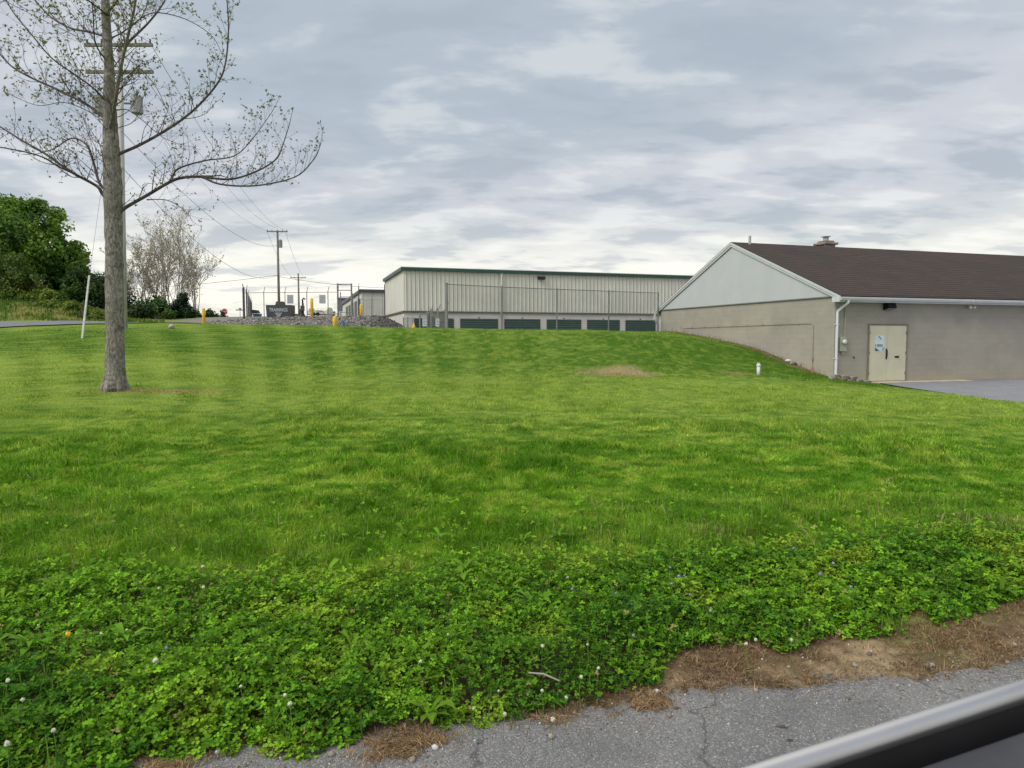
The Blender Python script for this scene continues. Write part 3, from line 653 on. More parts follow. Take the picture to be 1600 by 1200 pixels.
# ------------------------------------------------------------------ storage building
S0 = W(631.5, 500, 50); S0.z = .8-.0
def sf(px, py): return RP(px, py, (S0.x, S0.y), ALPHA)
sb = thing('storage_building', 'long beige ribbed metal storage building with green roof trim and a row of green doors', 'storage building', S0, ALPHA)
zb0 = .8; top = sf(631.5, 420)[1]-zb0; trim = sf(633, 486)[1]-zb0; dtop = sf(750, 498)[1]-zb0; SL = 42; SD = 10.2
mb = MB(); mb.box(0, SL, 0, .25, 0, trim-.05); mb.box(0, .25, .25, SD, 0, trim-.05); mb.box(.25, SL, SD-.25, SD, 0, trim-.05); mb.build('lower_wall', M['blockpale'], sb)
mb = MB(); mb.box(-.02, SL, -.02, .3, trim-.05, top); mb.box(-.02, .3, .3, SD, trim-.05, top); mb.box(.3, SL, SD-.3, SD, trim-.05, top)
mb.build('upper_wall', M['metalwall'], sb)
mb = MB(); ms = MB(); k = 0.1
while k < SL:
    mb.add([(k, -.02, trim+.03), (k+.03, -.055, trim+.03), (k+.07, -.055, trim+.03), (k+.10, -.02, trim+.03), (k, -.02, top-.05), (k+.03, -.055, top-.05), (k+.07, -.055, top-.05), (k+.10, -.02, top-.05)],
           [(0, 1, 5, 4), (1, 2, 6, 5), (2, 3, 7, 6), (0, 3, 2, 1), (4, 5, 6, 7)])
    ms.box(k+.10, k+.126, -.027, -.0205, trim+.03, top-.05); k += .305
y = .1
while y < SD:
    mb.add([(-.02, y, trim+.03), (-.055, y+.03, trim+.03), (-.055, y+.07, trim+.03), (-.02, y+.10, trim+.03), (-.02, y, top-.05), (-.055, y+.03, top-.05), (-.055, y+.07, top-.05), (-.02, y+.10, top-.05)],
           [(0, 1, 5, 4), (1, 2, 6, 5), (2, 3, 7, 6)]); y += .305
mb.build('wall_rib', M['metalwall'], sb)['kind'] = 'stuff'
ms.build('panel_seam', M['groove'], sb)['kind'] = 'stuff'
mb = MB(); mb.box(-.09, SL, -.10, -.02, trim-.10, trim+.02); mb.box(-.09, -.02, -.02, SD, trim-.10, trim+.02); mb.build('band_trim', M['bandtrim'], sb)
mb = MB(); mb.box(-.22, SL+.2, -.22, -.03, top-.12, top+.10); mb.box(-.22, -.03, -.03, SD+.1, top-.12, top+.10); mb.build('roof_trim', M['greentrim'], sb)
mb = MB(); mb.box(-.2, SL+.2, -.2, SD+.1, top+.102, top+.14); mb.build('roof', mat('pale_metal_roof', (.55, .56, .55), .4, .05, 2), sb)
for a, b in ((647, 709), (719, 778), (788, 844), (854, 908), (917, 968), (977, 1024), (1033, 1083)):
    ta = sf(a, 505)[0]; tb = sf(b, 505)[0]
    mb = MB()
    nsl = 14
    for q in range(nsl):
        z0_ = q*(dtop/nsl); z1_ = (q+1)*(dtop/nsl)
        mb.add([(ta, -.03, z0_), (tb, -.03, z0_), (tb, -.055, (z0_+z1_)/2), (ta, -.055, (z0_+z1_)/2), (tb, -.03, z1_), (ta, -.03, z1_)], [(0, 1, 2, 3), (3, 2, 4, 5)])
    dd_ = mb.build('garage_door', M['green'], sb)
    mb = MB(); mb.box((ta+tb)/2-.06, (ta+tb)/2+.06, -.012, -.002, dtop+.03, dtop+.12); mb.build('number_plate', M['darksteel'], dd_)
lx, lz = sf(845, 434.5); lz -= zb0
mb = MB(); mb.add([(lx-.25, -.06, lz+.12), (lx+.25, -.06, lz+.12), (lx+.25, -.3, lz+.1), (lx-.25, -.3, lz+.1), (lx-.25, -.06, lz-.12), (lx+.25, -.06, lz-.12), (lx+.25, -.38, lz-.08), (lx-.25, -.38, lz-.08)],
                  [(0, 1, 2, 3), (3, 2, 6, 7), (4, 7, 6, 5), (0, 3, 7, 4), (1, 5, 6, 2)]); mb.build('wall_light', M['black'], sb)
dxs = sf(783, 470)[0]; mb = MB(); mb.tube([(dxs, -.14, top-.12), (dxs, -.14, .1)], .07, 4); mb.build('downspout', M['metalrib'], sb)
# low storage building behind
B0 = W(565, 500, 72); B0.z = 3.55
bf = lambda px, py: RP(px, py, (B0.x, B0.y), ALPHA)
b2 = thing('low_storage_building', 'low beige metal storage building with dark trim behind the gravel bank', 'storage building', B0, ALPHA)
bt = bf(566, 455)[1]-B0.z
mb = MB(); mb.box(0, 16, 0, 28, 0, bt); mb.build('wall', M['metalrib'], b2)
mb = MB(); ms = MB()
for k in range(50):
    x = .1+k*.32; mb.box(x, x+.06, -.03, -.002, 0, bt-.1)
    if k % 3 == 0: ms.box(x+.07, x+.11, -.012, -.002, 0, bt-.1)
mb.build('wall_rib', M['metalwall'], b2)['kind'] = 'stuff'; ms.build('panel_seam', M['groove'], b2)['kind'] = 'stuff'
mb = MB(); mb.box(-.2, 16.2, -.2, -.035, bt-.12, bt+.16); mb.box(-.2, -.03, -.03, 28, bt-.12, bt+.16); mb.build('roof_trim', M['darksteel'], b2)
mb = MB(); mb.box(-.19, 16.2, -.19, 28, bt+.162, bt+.2); mb.build('roof', M['greysign'], b2)
for y in (1.0, 5.2, 9.6, 14, 18.4): mb = MB(); mb.box(-.04, -.003, y, y+3.0, .02, bt-.7); mb.build('garage_door', M['green'], b2)
p0 = W(528, 500, 112); p1 = W(548, 500, 112)
sh = thing('grey_shed', 'dark blue grey shed far behind the tall gate frame', 'shed', (p0.x, p0.y, 4.0))
wd_ = p1.x-p0.x; hh = W(0, 466, 112).z-4
mb = MB(); mb.box(0, wd_, 0, 6, 0, hh); wl2 = mb.build('wall', mat('blue_grey_cladding', (.10, .12, .145), .5, .05, 2), sh)
mb = MB(); mb.add([(-.2, -.2, hh+.01), (wd_+.2, -.2, hh+.01), (wd_+.2, 6.2, hh+.01), (-.2, 6.2, hh+.01), (-.2, 3, hh+.5), (wd_+.2, 3, hh+.5)], [(0, 1, 5, 4), (2, 3, 4, 5), (0, 4, 3), (1, 2, 5), (0, 3, 2, 1)]); mb.build('roof', M['greysign'], sh)
mb = MB(); mb.box(wd_*.12, wd_*.45, -.04, -.003, 0, hh*.5); mb.build('door', M['white'], sh)
# ------------------------------------------------------------------ fences
def chain(mb, a, b, za, zb, ha, hb, sp=.075, r=.0022):
    # diamond mesh between two posts (a, b: xy; za, zb: foot heights; ha, hb: heights)
    a = Vector((a[0], a[1], 0)); b = Vector((b[0], b[1], 0)); L = (b-a).length; u = (b-a)/L; n = Vector((-u.y, u.x, 0))
    Hh = (ha+hb)/2
    def P(s, h): f = s/L; return a+u*s+Vector((0, 0, (za*(1-f)+zb*f)+h))
    k = -int(Hh/sp)-1
    while k*sp < L:
        s0 = k*sp
        for sg in (1, -1):
            if sg == 1: p, q = (s0, 0.0), (s0+Hh, Hh)
            else: p, q = (s0, Hh), (s0+Hh, 0.0)
            (sx, hx), (ex, hx2) = p, q
            if sx < 0: hx += sg*(-sx); sx = 0
            if ex > L: hx2 -= sg*(ex-L); ex = L
            if ex-sx < .01: continue
            A_, B_ = P(sx, hx), P(ex, hx2)
            w_ = Vector((0, 0, r)); m_ = n*r
            mb.add([A_-w_, A_+w_, B_+w_, B_-w_, A_-m_, A_+m_, B_+m_, B_-m_], [(0, 1, 2, 3), (4, 5, 6, 7)])
        k += 1
def fence(name, label, posts, top, base, cat='fence', rp=.035, rmats=None, sp=.075, wr=.0022, arms=False, barb=False, midrail=False, thick=(), doslats=False):
    """posts: list of (x,y); top, base: absolute z lists"""
    p0 = posts[0]; mtl = rmats or M['steel']
    t_ = thing(name, label, cat, (p0[0], p0[1], base[0]))
    o = Vector((p0[0], p0[1], base[0])); rel = [(x-o.x, y-o.y) for x, y in posts]
    for i, (x, y) in enumerate(rel):
        r = rp*1.7 if i in thick else rp
        mb = MB(); mb.cyl(x, y, base[i]-.3-o.z, top[i]-o.z+.04, r, 8); mb.cyl(x, y, top[i]-o.z+.04, top[i]-o.z+.09, r*1.25, 8, r*.4)
        if arms: mb.tube([(x, y, top[i]-o.z+.02), (x+.12, y-.12, top[i]-o.z+.38)], .02, 5)
        mb.build('post', mtl, t_)
    mb = MB()
    for i in range(len(rel)-1):
        a, b = rel[i], rel[i+1]
        mb.tube([(a[0], a[1], top[i]-o.z), (b[0], b[1], top[i+1]-o.z)], .021, 6)
        if midrail: mb.tube([(a[0], a[1], (top[i]+base[i])/2-o.z), (b[0], b[1], (top[i+1]+base[i+1])/2-o.z)], .015, 5)
        if barb:
            for k in (1, 2, 3): mb.tube([(a[0]+.04*k, a[1]-.04*k, top[i]-o.z+.12*k), (b[0]+.04*k, b[1]-.04*k, top[i+1]-o.z+.12*k)], .004, 3)
    mb.build('rail', mtl, t_)
    if sp:
        mb = MB()
        for i in range(len(rel)-1):
            chain(mb, rel[i], rel[i+1], base[i]-o.z+.03, base[i+1]-o.z+.03, top[i]-base[i]-.04, top[i+1]-base[i+1]-.04, sp, wr)
        mb.build('chain_link', M['steel'], t_)
    if doslats:
        mb = MB()
        for i in range(len(rel)-1):
            a = Vector(rel[i]); b = Vector(rel[i+1]); nsl = max(2, int((b-a).length/.16))
            for k in range(nsl):
                f = (k+.5)/nsl; c_ = a.lerp(b, f); u = (b-a).normalized()*.055; zt_ = top[i]*(1-f)+top[i+1]*f-o.z-.05; zb_ = base[i]*(1-f)+base[i+1]*f-o.z+.05
                mb.add([(c_.x-u.x, c_.y-u.y, zb_), (c_.x+u.x, c_.y+u.y, zb_), (c_.x+u.x, c_.y+u.y, zt_), (c_.x-u.x, c_.y-u.y, zt_)], [(0, 1, 2, 3)])
        mb.build('privacy_slat', M['signdark'], t_)['kind'] = 'stuff'
    return t_
def along(pxs, A, B):
    a = math.atan2(B[1]-A[1], B[0]-A[0]); out = []
    for px in pxs:
        t, _ = RP(px, 500, A, a); out.append((A[0]+math.cos(a)*t, A[1]+math.sin(a)*t))
    return out
fa = W(698, 443, 31.6); fb_ = W(1028, 457, 38.0)
pp = along((698, 784, 870, 951, 1028), (fa.x, fa.y), (fb_.x, fb_.y))
tops = [W(0, y, p[1]).z for y, p in zip((444, 448.5, 452, 455, 458), pp)]
bases = [h1(*p)-.02 for p in pp]
fence('chain_link_fence', 'tall grey chain link fence along the crest in front of the beige storage building', pp, tops, bases, rp=.038, sp=.085, wr=.0036, thick=(0,))
for i, px in enumerate((703,)):
    q = pp[0]; 
# gate cluster at the left of the tall fence
pp2 = [W(px, 500, Y) for px, Y in ((656, 44.5), (668, 44.0), (674, 41), (685, 38), (697, 33))]
pp2 = [(p.x, p.y) for p in pp2]
fence('chain_link_gate', 'grey chain link gate with barbed arms left of the tall fence', pp2, [W(0, y, p[1]).z for y, p in zip((492, 489, 488, 487, 486), pp2)], [h1(*p)-.05 for p in pp2], 'gate', rp=.05, sp=.07, wr=.0022, arms=True, midrail=True)
for px, Y, lab in ((664, 43.2, 'white sign on the chain link gate, the left one of two'), (684.5, 37.6, 'white lettered sign on the chain link gate, nearest the tall fence post')):
    a = W(px-3, 498, Y); b = W(px+3.4, 510, Y)
    mb = MB(); mb.box(0, b.x-a.x, -.02, 0, 0, a.z-b.z); o = mb.build('gate_sign', M['white']); o.location = (a.x, Y-.25, b.z); tag(o, lab, 'sign', 'white signs on the gate')
    mb = MB()
    for k in range(4): mb.box(.04, (b.x-a.x)-.04-.03*(k % 2), -.024, -.0205, (a.z-b.z)*(.2+.2*k), (a.z-b.z)*(.27+.2*k))
    mb.build('sign_lines', M['signdark'], o)
pp3 = [W(px, 500, 41) for px in (630.5, 637, 645)]; pp3 = [(p.x, p.y) for p in pp3]
fence('wire_fence', 'short grey chain link panel beside the yellow cone topped bollard', pp3, [W(0, 497, 41).z]*3, [h1(*p) for p in pp3], 'fence', rp=.03, sp=.06, wr=.003)
# upper compound fences
Yg = 48.5
pg = [W(px, 500, Y) for px, Y in ((381, 48.2), (413, 48.6), (446, 49), (480, 49.5), (513, 50), (528, 50))]; pg = [(p.x, p.y) for p in pg]
tp = [W(0, y, p[1]).z for y, p in zip((457.5, 457.3, 457, 456.8, 456.5, 456.5), pg)]
fence('boundary_fence', 'long thin chain link fence with barbed wire against the sky above the gravel bank', pg, tp, [h1(*p)-.05 for p in pg], sp=.11, wr=.0012, rp=.028, barb=True, arms=True)
# thick corner post with the receding slatted fence
c1 = W(381.5, 500, 48); 
q1 = W(386, 500, 49.5); q2 = W(394, 500, 96); A1, A2 = (q1.x, q1.y), (q2.x, q2.y)
pr = [(A1[0]+(A2[0]-A1[0])*f, A1[1]+(A2[1]-A1[1])*f) for f in (0, .2, .4, .6, .8, 1)]
z1, z2 = W(0, 454, A1[1]).z, W(0, 474, A2[1]).z
fence('slatted_fence', 'dark slatted fence running away behind the corner post', pr, [z1+(z2-z1)*f for f in (0, .2, .4, .6, .8, 1)], [h1(*p) for p in pr], sp=None, rp=.045, rmats=M['darksteel'], arms=True, doslats=True)
t_ = thing('gate_post', 'thick dark steel gate post at the left end of the upper fence', 'post', (c1.x, c1.y, h1(c1.x, c1.y)))
hh = W(0, 450, 48).z-t_.location.z
mb = MB(); mb.cyl(0, 0, -.3, hh, .075, 10); mb.build('post', M['darksteel'], t_); mb = MB(); mb.tube([(0, 0, hh+.001), (-.05, -.03, hh+.28)], .03, 6); mb.build('barbed_arm', M['darksteel'], t_)
g0 = W(527.5, 443, 50); g1 = W(549, 443, 50)
t_ = thing('pipe_gate', 'tall grey tubular gate frame standing left of the low storage building', 'gate', (g0.x, 50, h1(g0.x, 50)))
wd_ = g1.x-g0.x; z0_ = t_.location.z; zt1 = g0.z-z0_; zt2 = W(0, 453.5, 50).z-z0_
for x in (0, wd_): mb = MB(); mb.cyl(x, 0, -.3, zt1, .06, 8); mb.build('post', M['steel'], t_)
mb = MB(); mb.tube([(.06, 0, zt1-.05), (wd_-.06, 0, zt1-.05)], .045, 6); mb.tube([(.06, 0, zt2), (wd_-.06, 0, zt2)], .035, 6); mb.build('crossbar', M['steel'], t_)
mb = MB(); mb.cyl(.12, .3, -.3, zt2-.1, .035, 6); mb.cyl(wd_-.02, .4, -.3, zt2-.2, .035, 6)
mb.tube([(.12, .3, .3), (wd_-.02, .4, .3)], .025, 6); mb.build('gate_leaf', M['steel'], t_)
ph = [W(px, 500, Y) for px, Y in ((560, 49), (581, 48.7), (601, 48.4))]; ph = [(p.x, p.y) for p in ph]
fence('yard_fence', 'chain link fence in front of the low storage building', ph, [W(0, y, p[1]).z for y, p in zip((467, 467, 467), ph)], [h1(*p)-.05 for p in ph], sp=.11, wr=.0015, rp=.03)
for k, (px, ytop) in enumerate(((560.5, 448), (601, 445))):
    a = W(px, ytop, 48.2 if k else 48.8); t_ = MB(); zz0 = h1(a.x, a.y); t_.tube([(0, 0, -.3), (0, 0, a.z-zz0)], .035, 7); t_.tube([(0, 0, a.z-zz0-.04), (.03, -.05, a.z-zz0+.25)], .015, 5)
    o = t_.build('fence_post', M['darksteel']); o.location = (a.x, a.y, zz0); tag(o, ('slim dark post rising above the yard fence near the gate frame', 'slim dark post at the right end of the gravel bank beside the big storage wall')[k], 'post')
# grey signs on the fence
for px, lab in ((455, 'square grey sign on the upper fence, beside the left utility pole'), (505, 'square grey sign on the upper fence, right of the yellow bollard')):
    a = W(px-5, 461, 48.9); b = W(px+5, 474.5, 48.9)
    mb = MB(); mb.box(0, b.x-a.x, -.015, .0, 0, a.z-b.z); mb.box(.1, b.x-a.x-.1, .0, .02, (a.z-b.z)*.8, (a.z-b.z)*.86); o = mb.build('fence_sign', M['greysign']); o.location = (a.x, 48.7, b.z); tag(o, lab, 'sign', 'grey signs on the upper fence')
# bollards
def bollard(px, ytop, Y, wpx, lab, cone=False, base=None):
    p = W(px, ytop, Y); z0_ = h1(p.x, Y); r = wpx/2/FPX*Y; hgt = p.z-z0_
    t_ = thing('yellow_bollard', lab, 'bollard', (p.x, Y, z0_), 0, 'yellow bollards along the yard')
    mb = MB(); n = 12; zs = [(-.2, r), (hgt-r*.8, r), (hgt-r*.35, r*.86), (hgt-r*.08, r*.5), (hgt, .02)] if not cone else [(-.2, r), (hgt-.42, r), (hgt-.22, r*.8), (hgt-.05, r*.3), (hgt, .02)]
    mb.tube([(0, 0, z) for z, _ in zs], [q for _, q in zs], n); mb.build('post', M['yellow'], t_, True)
    mb = MB(); mb.cyl(0, 0, -.2, .06, r*1.5, 12); mb.build('concrete_collar', M['concrete'], t_)
bollard(318, 481, 43, 4.6, 'yellow bollard at the far left end of the gravel bank by the shrubs')
bollard(487, 465.5, 46.5, 4.6, 'tallest yellow bollard, in front of the cream trailer')
bollard(523, 494, 40.5, 6.4, 'short wide yellow bollard in the middle of the gravel bank')
bollard(564, 475.5, 46.8, 4.6, 'yellow bollard in front of the low storage building')
bollard(646.5, 504, 40, 6.2, 'small yellow cone topped bollard by the grey fence panel', True)
# sign box
a = W(416, 476, 47.5); b = W(455, 498, 47.5); z0_ = h1((a.x+b.x)/2, 47.5)
t_ = thing('sign_box', 'charcoal sign box with white lettering on top of the gravel bank', 'sign', (a.x, 47.5, z0_-.02))
wd_ = b.x-a.x; hh = a.z-z0_
mb = MB(); mb.add([(.02, 0, 0), (wd_-.02, 0, 0), (wd_-.02, .9, 0), (.02, .9, 0), (-.02, -.05, hh), (wd_, -.05, hh), (wd_, .9, hh), (-.02, .9, hh)], [(0, 3, 2, 1), (4, 5, 6, 7), (0, 1, 5, 4), (1, 2, 6, 5), (2, 3, 7, 6), (3, 0, 4, 7)]); mb.build('body', M['signdark'], t_)
mb = MB(); mb.add([(wd_*.34, .1, hh+.002), (wd_*.66, .1, hh+.002), (wd_*.66, .6, hh+.002), (wd_*.34, .6, hh+.002), (wd_*.38, .1, hh+.24), (wd_*.62, .1, hh+.24), (wd_*.62, .6, hh+.24), (wd_*.38, .6, hh+.24)], [(0, 1, 5, 4), (1, 2, 6, 5), (2, 3, 7, 6), (3, 0, 4, 7), (4, 5, 6, 7)]); mb.build('top_unit', M['darksteel'], t_)
tcv = bpy.data.curves.new('txt', 'FONT'); tcv.body = 'TRAININGS'; tcv.size = .34; tcv.extrude = .004; tcv.align_x = 'CENTER'; tcv.space_character = 1.05
tob = bpy.data.objects.new('txt', tcv); COL.objects.link(tob); bpy.context.view_layer.update()
tme = bpy.data.meshes.new_from_object(tob.evaluated_get(bpy.context.evaluated_depsgraph_get())); COL.objects.unlink(tob); bpy.data.objects.remove(tob)
tme.materials.clear(); tme.materials.append(M['white']); o = bpy.data.objects.new('lettering', tme); link(o, t_)
o.location = (wd_*.5, -.062, hh*.56); o.rotation_euler = (R(90), 0, 0); o.scale = (wd_*.74/max(.1, tme.vertices and max(v.co.x for v in tme.vertices)-min(v.co.x for v in tme.vertices)), 1, 1)
mb = MB()
for k in range(6):
    x0_ = wd_*(.34+.055*k); mb.add([(x0_, -.064, hh*.50), (x0_+.05, -.064, hh*.50), (wd_*.5+.03+(k-2.5)*.03, -.064, hh*.22), (wd_*.5+(k-2.5)*.03, -.064, hh*.22)], [(0, 1, 2, 3)])
mb.build('emblem', M['greysign'], t_)
# kiosk
a = W(473, 466, 47.3); z0_ = h1(a.x, 47.3); hh = a.z-z0_
t_ = thing('entry_keypad', 'dark gooseneck entry keypad post beside the tall yellow bollard', 'keypad post', (a.x, 47.3, z0_))
mb = MB(); mb.tube([(0, 0, -.2), (0, 0, hh*.7), (-.02, 0, hh*.93), (.06, -.02, hh), (.16, -.03, hh*.95)], [.09, .065, .05, .05, .05], 8); mb.build('post', M['black'], t_)
mb = MB(); mb.bbox(-.13, .14, -.16, -.07, hh*.42, hh*.66, .02); mb.box(-.22, -.10, -.05, .1, hh*.28, hh*.5); mb.build('keypad_box', M['darksteel'], t_)
mb = MB(); mb.add([(-.25, -.2, 0), (.25, -.2, 0), (.25, .2, 0), (-.25, .2, 0), (-.07, -.07, hh*.3), (.07, -.07, hh*.3), (.07, .07, hh*.3), (-.07, .07, hh*.3)], [(0, 1, 5, 4), (1, 2, 6, 5), (2, 3, 7, 6), (3, 0, 4, 7), (4, 5, 6, 7)]); mb.build('base', M['black'], t_)
# cream trailer
a = W(479, 480, 53); b = W(511, 498, 53); z0_ = h1((a.x+b.x)/2, 53); wd_ = b.x-a.x; hh = a.z-z0_
t_ = thing('box_trailer', 'cream box trailer with rounded roof behind the tall yellow bollard', 'trailer', (a.x, 53, z0_))
prf = [(0, .16), (0, hh-.25), (.12, hh-.08), (.35, hh), (1.45, hh), (1.68, hh-.08), (1.8, hh-.25), (1.8, .16)]
mb = MB(); mb.extr(prf, 0, wd_); mb.build('body', M['cream'], t_)
mb = MB(); mb.box(wd_*.12, wd_*.38, -.02, -.003, hh*.5, hh*.85); mb.build('window', mat('pale_blue_glass', (.30, .42, .50), .2, .1, 3), t_)
mb = MB(); mb.tube([(wd_*.45, -.05, hh*.62), (wd_*.75, -.05, hh*.6), (wd_*.82, -.05, hh*.5), (wd_*.83, -.05, .2)], .025, 6); mb.build('pipe', M['steel'], t_)
for x in (.35, .55):
    mb = MB(); mb.tube([(wd_*x, -.06, .14), (wd_*x, -.01, .14)], .14, 14); mb.build('wheel', M['black'], t_)
mb = MB(); mb.box(wd_*.0+.02, wd_-.02, .1, 1.7, .10, .155); mb.box(wd_, wd_+.6, .85, .95, .17, .24); mb.box(wd_+.5, wd_+.56, .87, .93, 0, .169); mb.build('chassis', M['cream'], t_)
# blue bin with dark lid
a = W(394, 485, 51); b = W(405, 500, 51); z0_ = h1(a.x, 51); wd_ = b.x-a.x; hh = W(0, 490, 51).z-z0_
t_ = thing('waste_bin', 'blue bin with raised dark lid beside the slatted fence', 'bin', (a.x, 51, z0_))
mb = MB(); mb.add([(.05, .05, 0), (wd_-.05, .05, 0), (wd_-.05, .6, 0), (.05, .6, 0), (0, 0, hh), (wd_, 0, hh), (wd_, .65, hh), (0, .65, hh)], [(0, 3, 2, 1), (0, 1, 5, 4), (1, 2, 6, 5), (2, 3, 7, 6), (3, 0, 4, 7), (4, 5, 6, 7)]); mb.build('body', M['blue'], t_)
mb = MB(); mb.add([(-.03, -.04, hh+.01), (wd_*.8, -.04, hh+.01), (wd_*.8, .6, hh+.05), (-.03, .6, hh+.05), (-.1, .1, hh+.28), (wd_*.55, .1, hh+.24), (wd_*.55, .55, hh+.26), (-.1, .55, hh+.3)], [(0, 3, 2, 1), (0, 1, 5, 4), (1, 2, 6, 5), (2, 3, 7, 6), (3, 0, 4, 7), (4, 5, 6, 7)]); mb.build('lid', M['black'], t_)
a = W(536, 503, 42.5); zz0 = max(h1(a.x, 42.5), W(0, 510, 42.5).z)
mb = MB(); mb.tube([(0, 0, 0), (0, 0, .25)], [.09, .12], 12); mb.tube([(-.12, 0, .25), (-.08, 0, .36), (.08, 0, .36), (.12, 0, .25)], .01, 5)
o = mb.build('blue_bucket', M['blue']); o.location = (a.x, 42.5, zz0-.02); tag(o, 'small blue bucket on the gravel right of the short yellow bollard', 'bucket')
# stop sign
a = W(351, 487, 88); z0_ = h1(a.x, 88)
t_ = thing('stop_sign', 'small red octagonal stop sign far off beyond the shrubs', 'road sign', (a.x, 88, z0_)); hh = a.z-z0_
mb = MB(); mb.box(-.035, .035, -.02, .02, -.3, hh+.3); mb.build('post', M['steel'], t_)
def octo(r, y0, y1): 
    m_ = MB(); c_ = [(r*math.cos(math.pi/8+k*math.pi/4), r*math.sin(math.pi/8+k*math.pi/4)) for k in range(8)]
    m_.add([(x, y0, hh+z) for x, z in c_]+[(x, y1, hh+z) for x, z in c_], [tuple(range(8)), tuple(range(8, 16))[::-1]]+[(i, i+8, (i+1) % 8+8, (i+1) % 8) for i in range(8)]); return m_
pl_ = octo(.40, -.05, -.025).build('plate', M['white'], t_); octo(.375, -.056, -.0505).build('red_face', M['red'], pl_)
tcv = bpy.data.curves.new('txt', 'FONT'); tcv.body = 'STOP'; tcv.size = .30; tcv.extrude = .003; tcv.align_x = 'CENTER'; tcv.align_y = 'CENTER'
tob = bpy.data.objects.new('txt', tcv); COL.objects.link(tob); bpy.context.view_layer.update()
tme = bpy.data.meshes.new_from_object(tob.evaluated_get(bpy.context.evaluated_depsgraph_get())); COL.objects.unlink(tob); bpy.data.objects.remove(tob)
tme.materials.clear(); tme.materials.append(M['white']); o = bpy.data.objects.new('lettering', tme); link(o, pl_); o.location = (0, -.062, hh); o.rotation_euler = (R(90), 0, 0)
# street name sign
a = W(375, 484, 90); z0_ = h1(a.x, 90); hh = a.z-z0_
t_ = thing('street_name_sign', 'thin crossed street name sign left of the thick gate post', 'road sign', (a.x, 90, z0_))
mb = MB(); mb.cyl(0, 0, -.3, hh+.1, .035, 8); mb.build('post', M['steel'], t_)
mb = MB(); mb.box(-.55, .55, -.012, .012, hh-.12, hh+.05); mb.build('name_blade', M['greysign'], t_)
mb = MB(); mb.box(-.012, .012, -.4, .4, hh+.07, hh+.22); mb.build('name_blade', M['greysign'], t_)
# ------------------------------------------------------------------ utility poles and cables
def upole(px, ytop, Y, base, rb, arms, lab, extra=None, mtl=None, armrz=0.0, lean=0.0):
    a = W(px, ytop, Y); z0_ = base if base is not None else h1(a.x, Y); hh = a.z-z0_
    t_ = thing('utility_pole', lab, 'utility pole', (a.x, Y, z0_), armrz, 'wooden utility poles')
    mb = MB(); mb.tube([(lean, 0, -.5), (lean*.6, 0, hh*.4), (0, 0, hh)], [rb, rb*.88, rb*.68], 12); mb.build('pole', mtl or M['pole'], t_, True)
    for zpx, half, r in arms:
        z = W(px, zpx, Y).z-z0_
        mb = MB(); mb.box(-half, half, -.17, -.06, z-.06, z+.06)
        ar = mb.build('crossarm', M['pole'], t_)
        if r:
            mb = MB()
            for s in (-1, 1): mb.box(s*.75-.02 if s > 0 else -.77, s*.75+.02 if s > 0 else -.73, -.185, -.1705, z-.05, z+.05); mb.tube([(s*.7, -.18, z-.04), (0, -.18, z-.55)], .015, 4)
            mb.build('brace', M['steel'], ar)
            for x in (-half+.1, -half*.5, half*.5, half-.1):
                mb = MB(); mb.tube([(x, -.115, z+.06), (x, -.115, z+.12), (x, -.115, z+.17), (x, -.115, z+.22)], [.015, .05, .03, .045], 8); mb.build('insulator', M['darksteel'], ar)
    return t_, hh, z0_
mk, hh, z0_ = upole(187.5, 62, 30.5, None, .135, ((72, 1.42, True), (114, 1.41, False)), 'near utility pole with two crossarms and transformers standing behind the bare young tree', mtl=M['polelight'], lean=-.26)
for px in (155, 215):
    c_ = W(px, 165, 30.5); x = c_.x-mk.location.x; z = c_.z-z0_
    mb = MB(); mb.tube([(x, -.05, z-.36), (x, -.05, z-.33), (x, -.05, z+.30), (x, -.05, z+.34), (x, -.05, z+.38)], [.18, .23, .23, .24, .13], 14)
    tr = mb.build('transformer', mat('dull_grey_tank', (.27, .275, .28), .6, .08, 3), mk)
    mb = MB(); mb.tube([(x, -.05, z+.38), (x, -.05, z+.45), (x, -.05, z+.5), (x, -.05, z+.58)], [.04, .06, .035, .02], 8); mb.build('bushing', M['darksteel'], tr)
    mb = MB(); mb.box(min(x, 0)+(.0 if x < 0 else .1), max(x, 0)-(.1 if x < 0 else 0), -.06, .0, z+.05, z+.11); mb.build('bracket', M['darksteel'], tr)
mk2, hh2, z2_ = upole(433.5, 359.5, 85, None, .17, ((362, 1.22, True),), 'slender utility pole with one crossarm rising behind the charcoal sign box', armrz=R(5))
c_ = W(438.5, 381, 85); x = c_.x-mk2.location.x; z = c_.z-z2_
mb = MB(); mb.tube([(x, -.1, z-.45), (x, -.1, z+.4), (x, -.1, z+.5)], [.22, .22, .1], 12); mb.build('transformer', M['steel'], mk2)
mk3, hh3, z3_ = upole(466, 427, 115, None, .17, ((434, 1.25, True),), 'most distant utility pole with a short crossarm', armrz=R(5))
def cable(a, b, sag, r, lab, n=28):
    a, b = Vector(a), Vector(b); o_ = a.copy()
    pts_ = []
    for i in range(n+1):
        f = i/n; p = a.lerp(b, f); p.z -= 4*sag*f*(1-f); pts_.append(p-o_)
    mb = MB(); mb.tube(pts_, r, 4); o = mb.build('overhead_cable', M['wire']); o.location = o_
    tag(o, lab, 'cable', 'overhead cables between the poles'); return o
def pt(px, py, Y): return W(px, py, Y)
LAB = 'thin dark overhead cable from %s of the near pole crossarm to the second pole'
for end, (pa, pb) in zip(('the left', 'the middle', 'the right'), (((138, 66), (417, 360)), ((186, 60), (434, 357)), ((234, 66), (446, 360)))):
    cable(pt(*pa, 30.35), pt(*pb, 84.8), 1.5, .011, LAB % end)
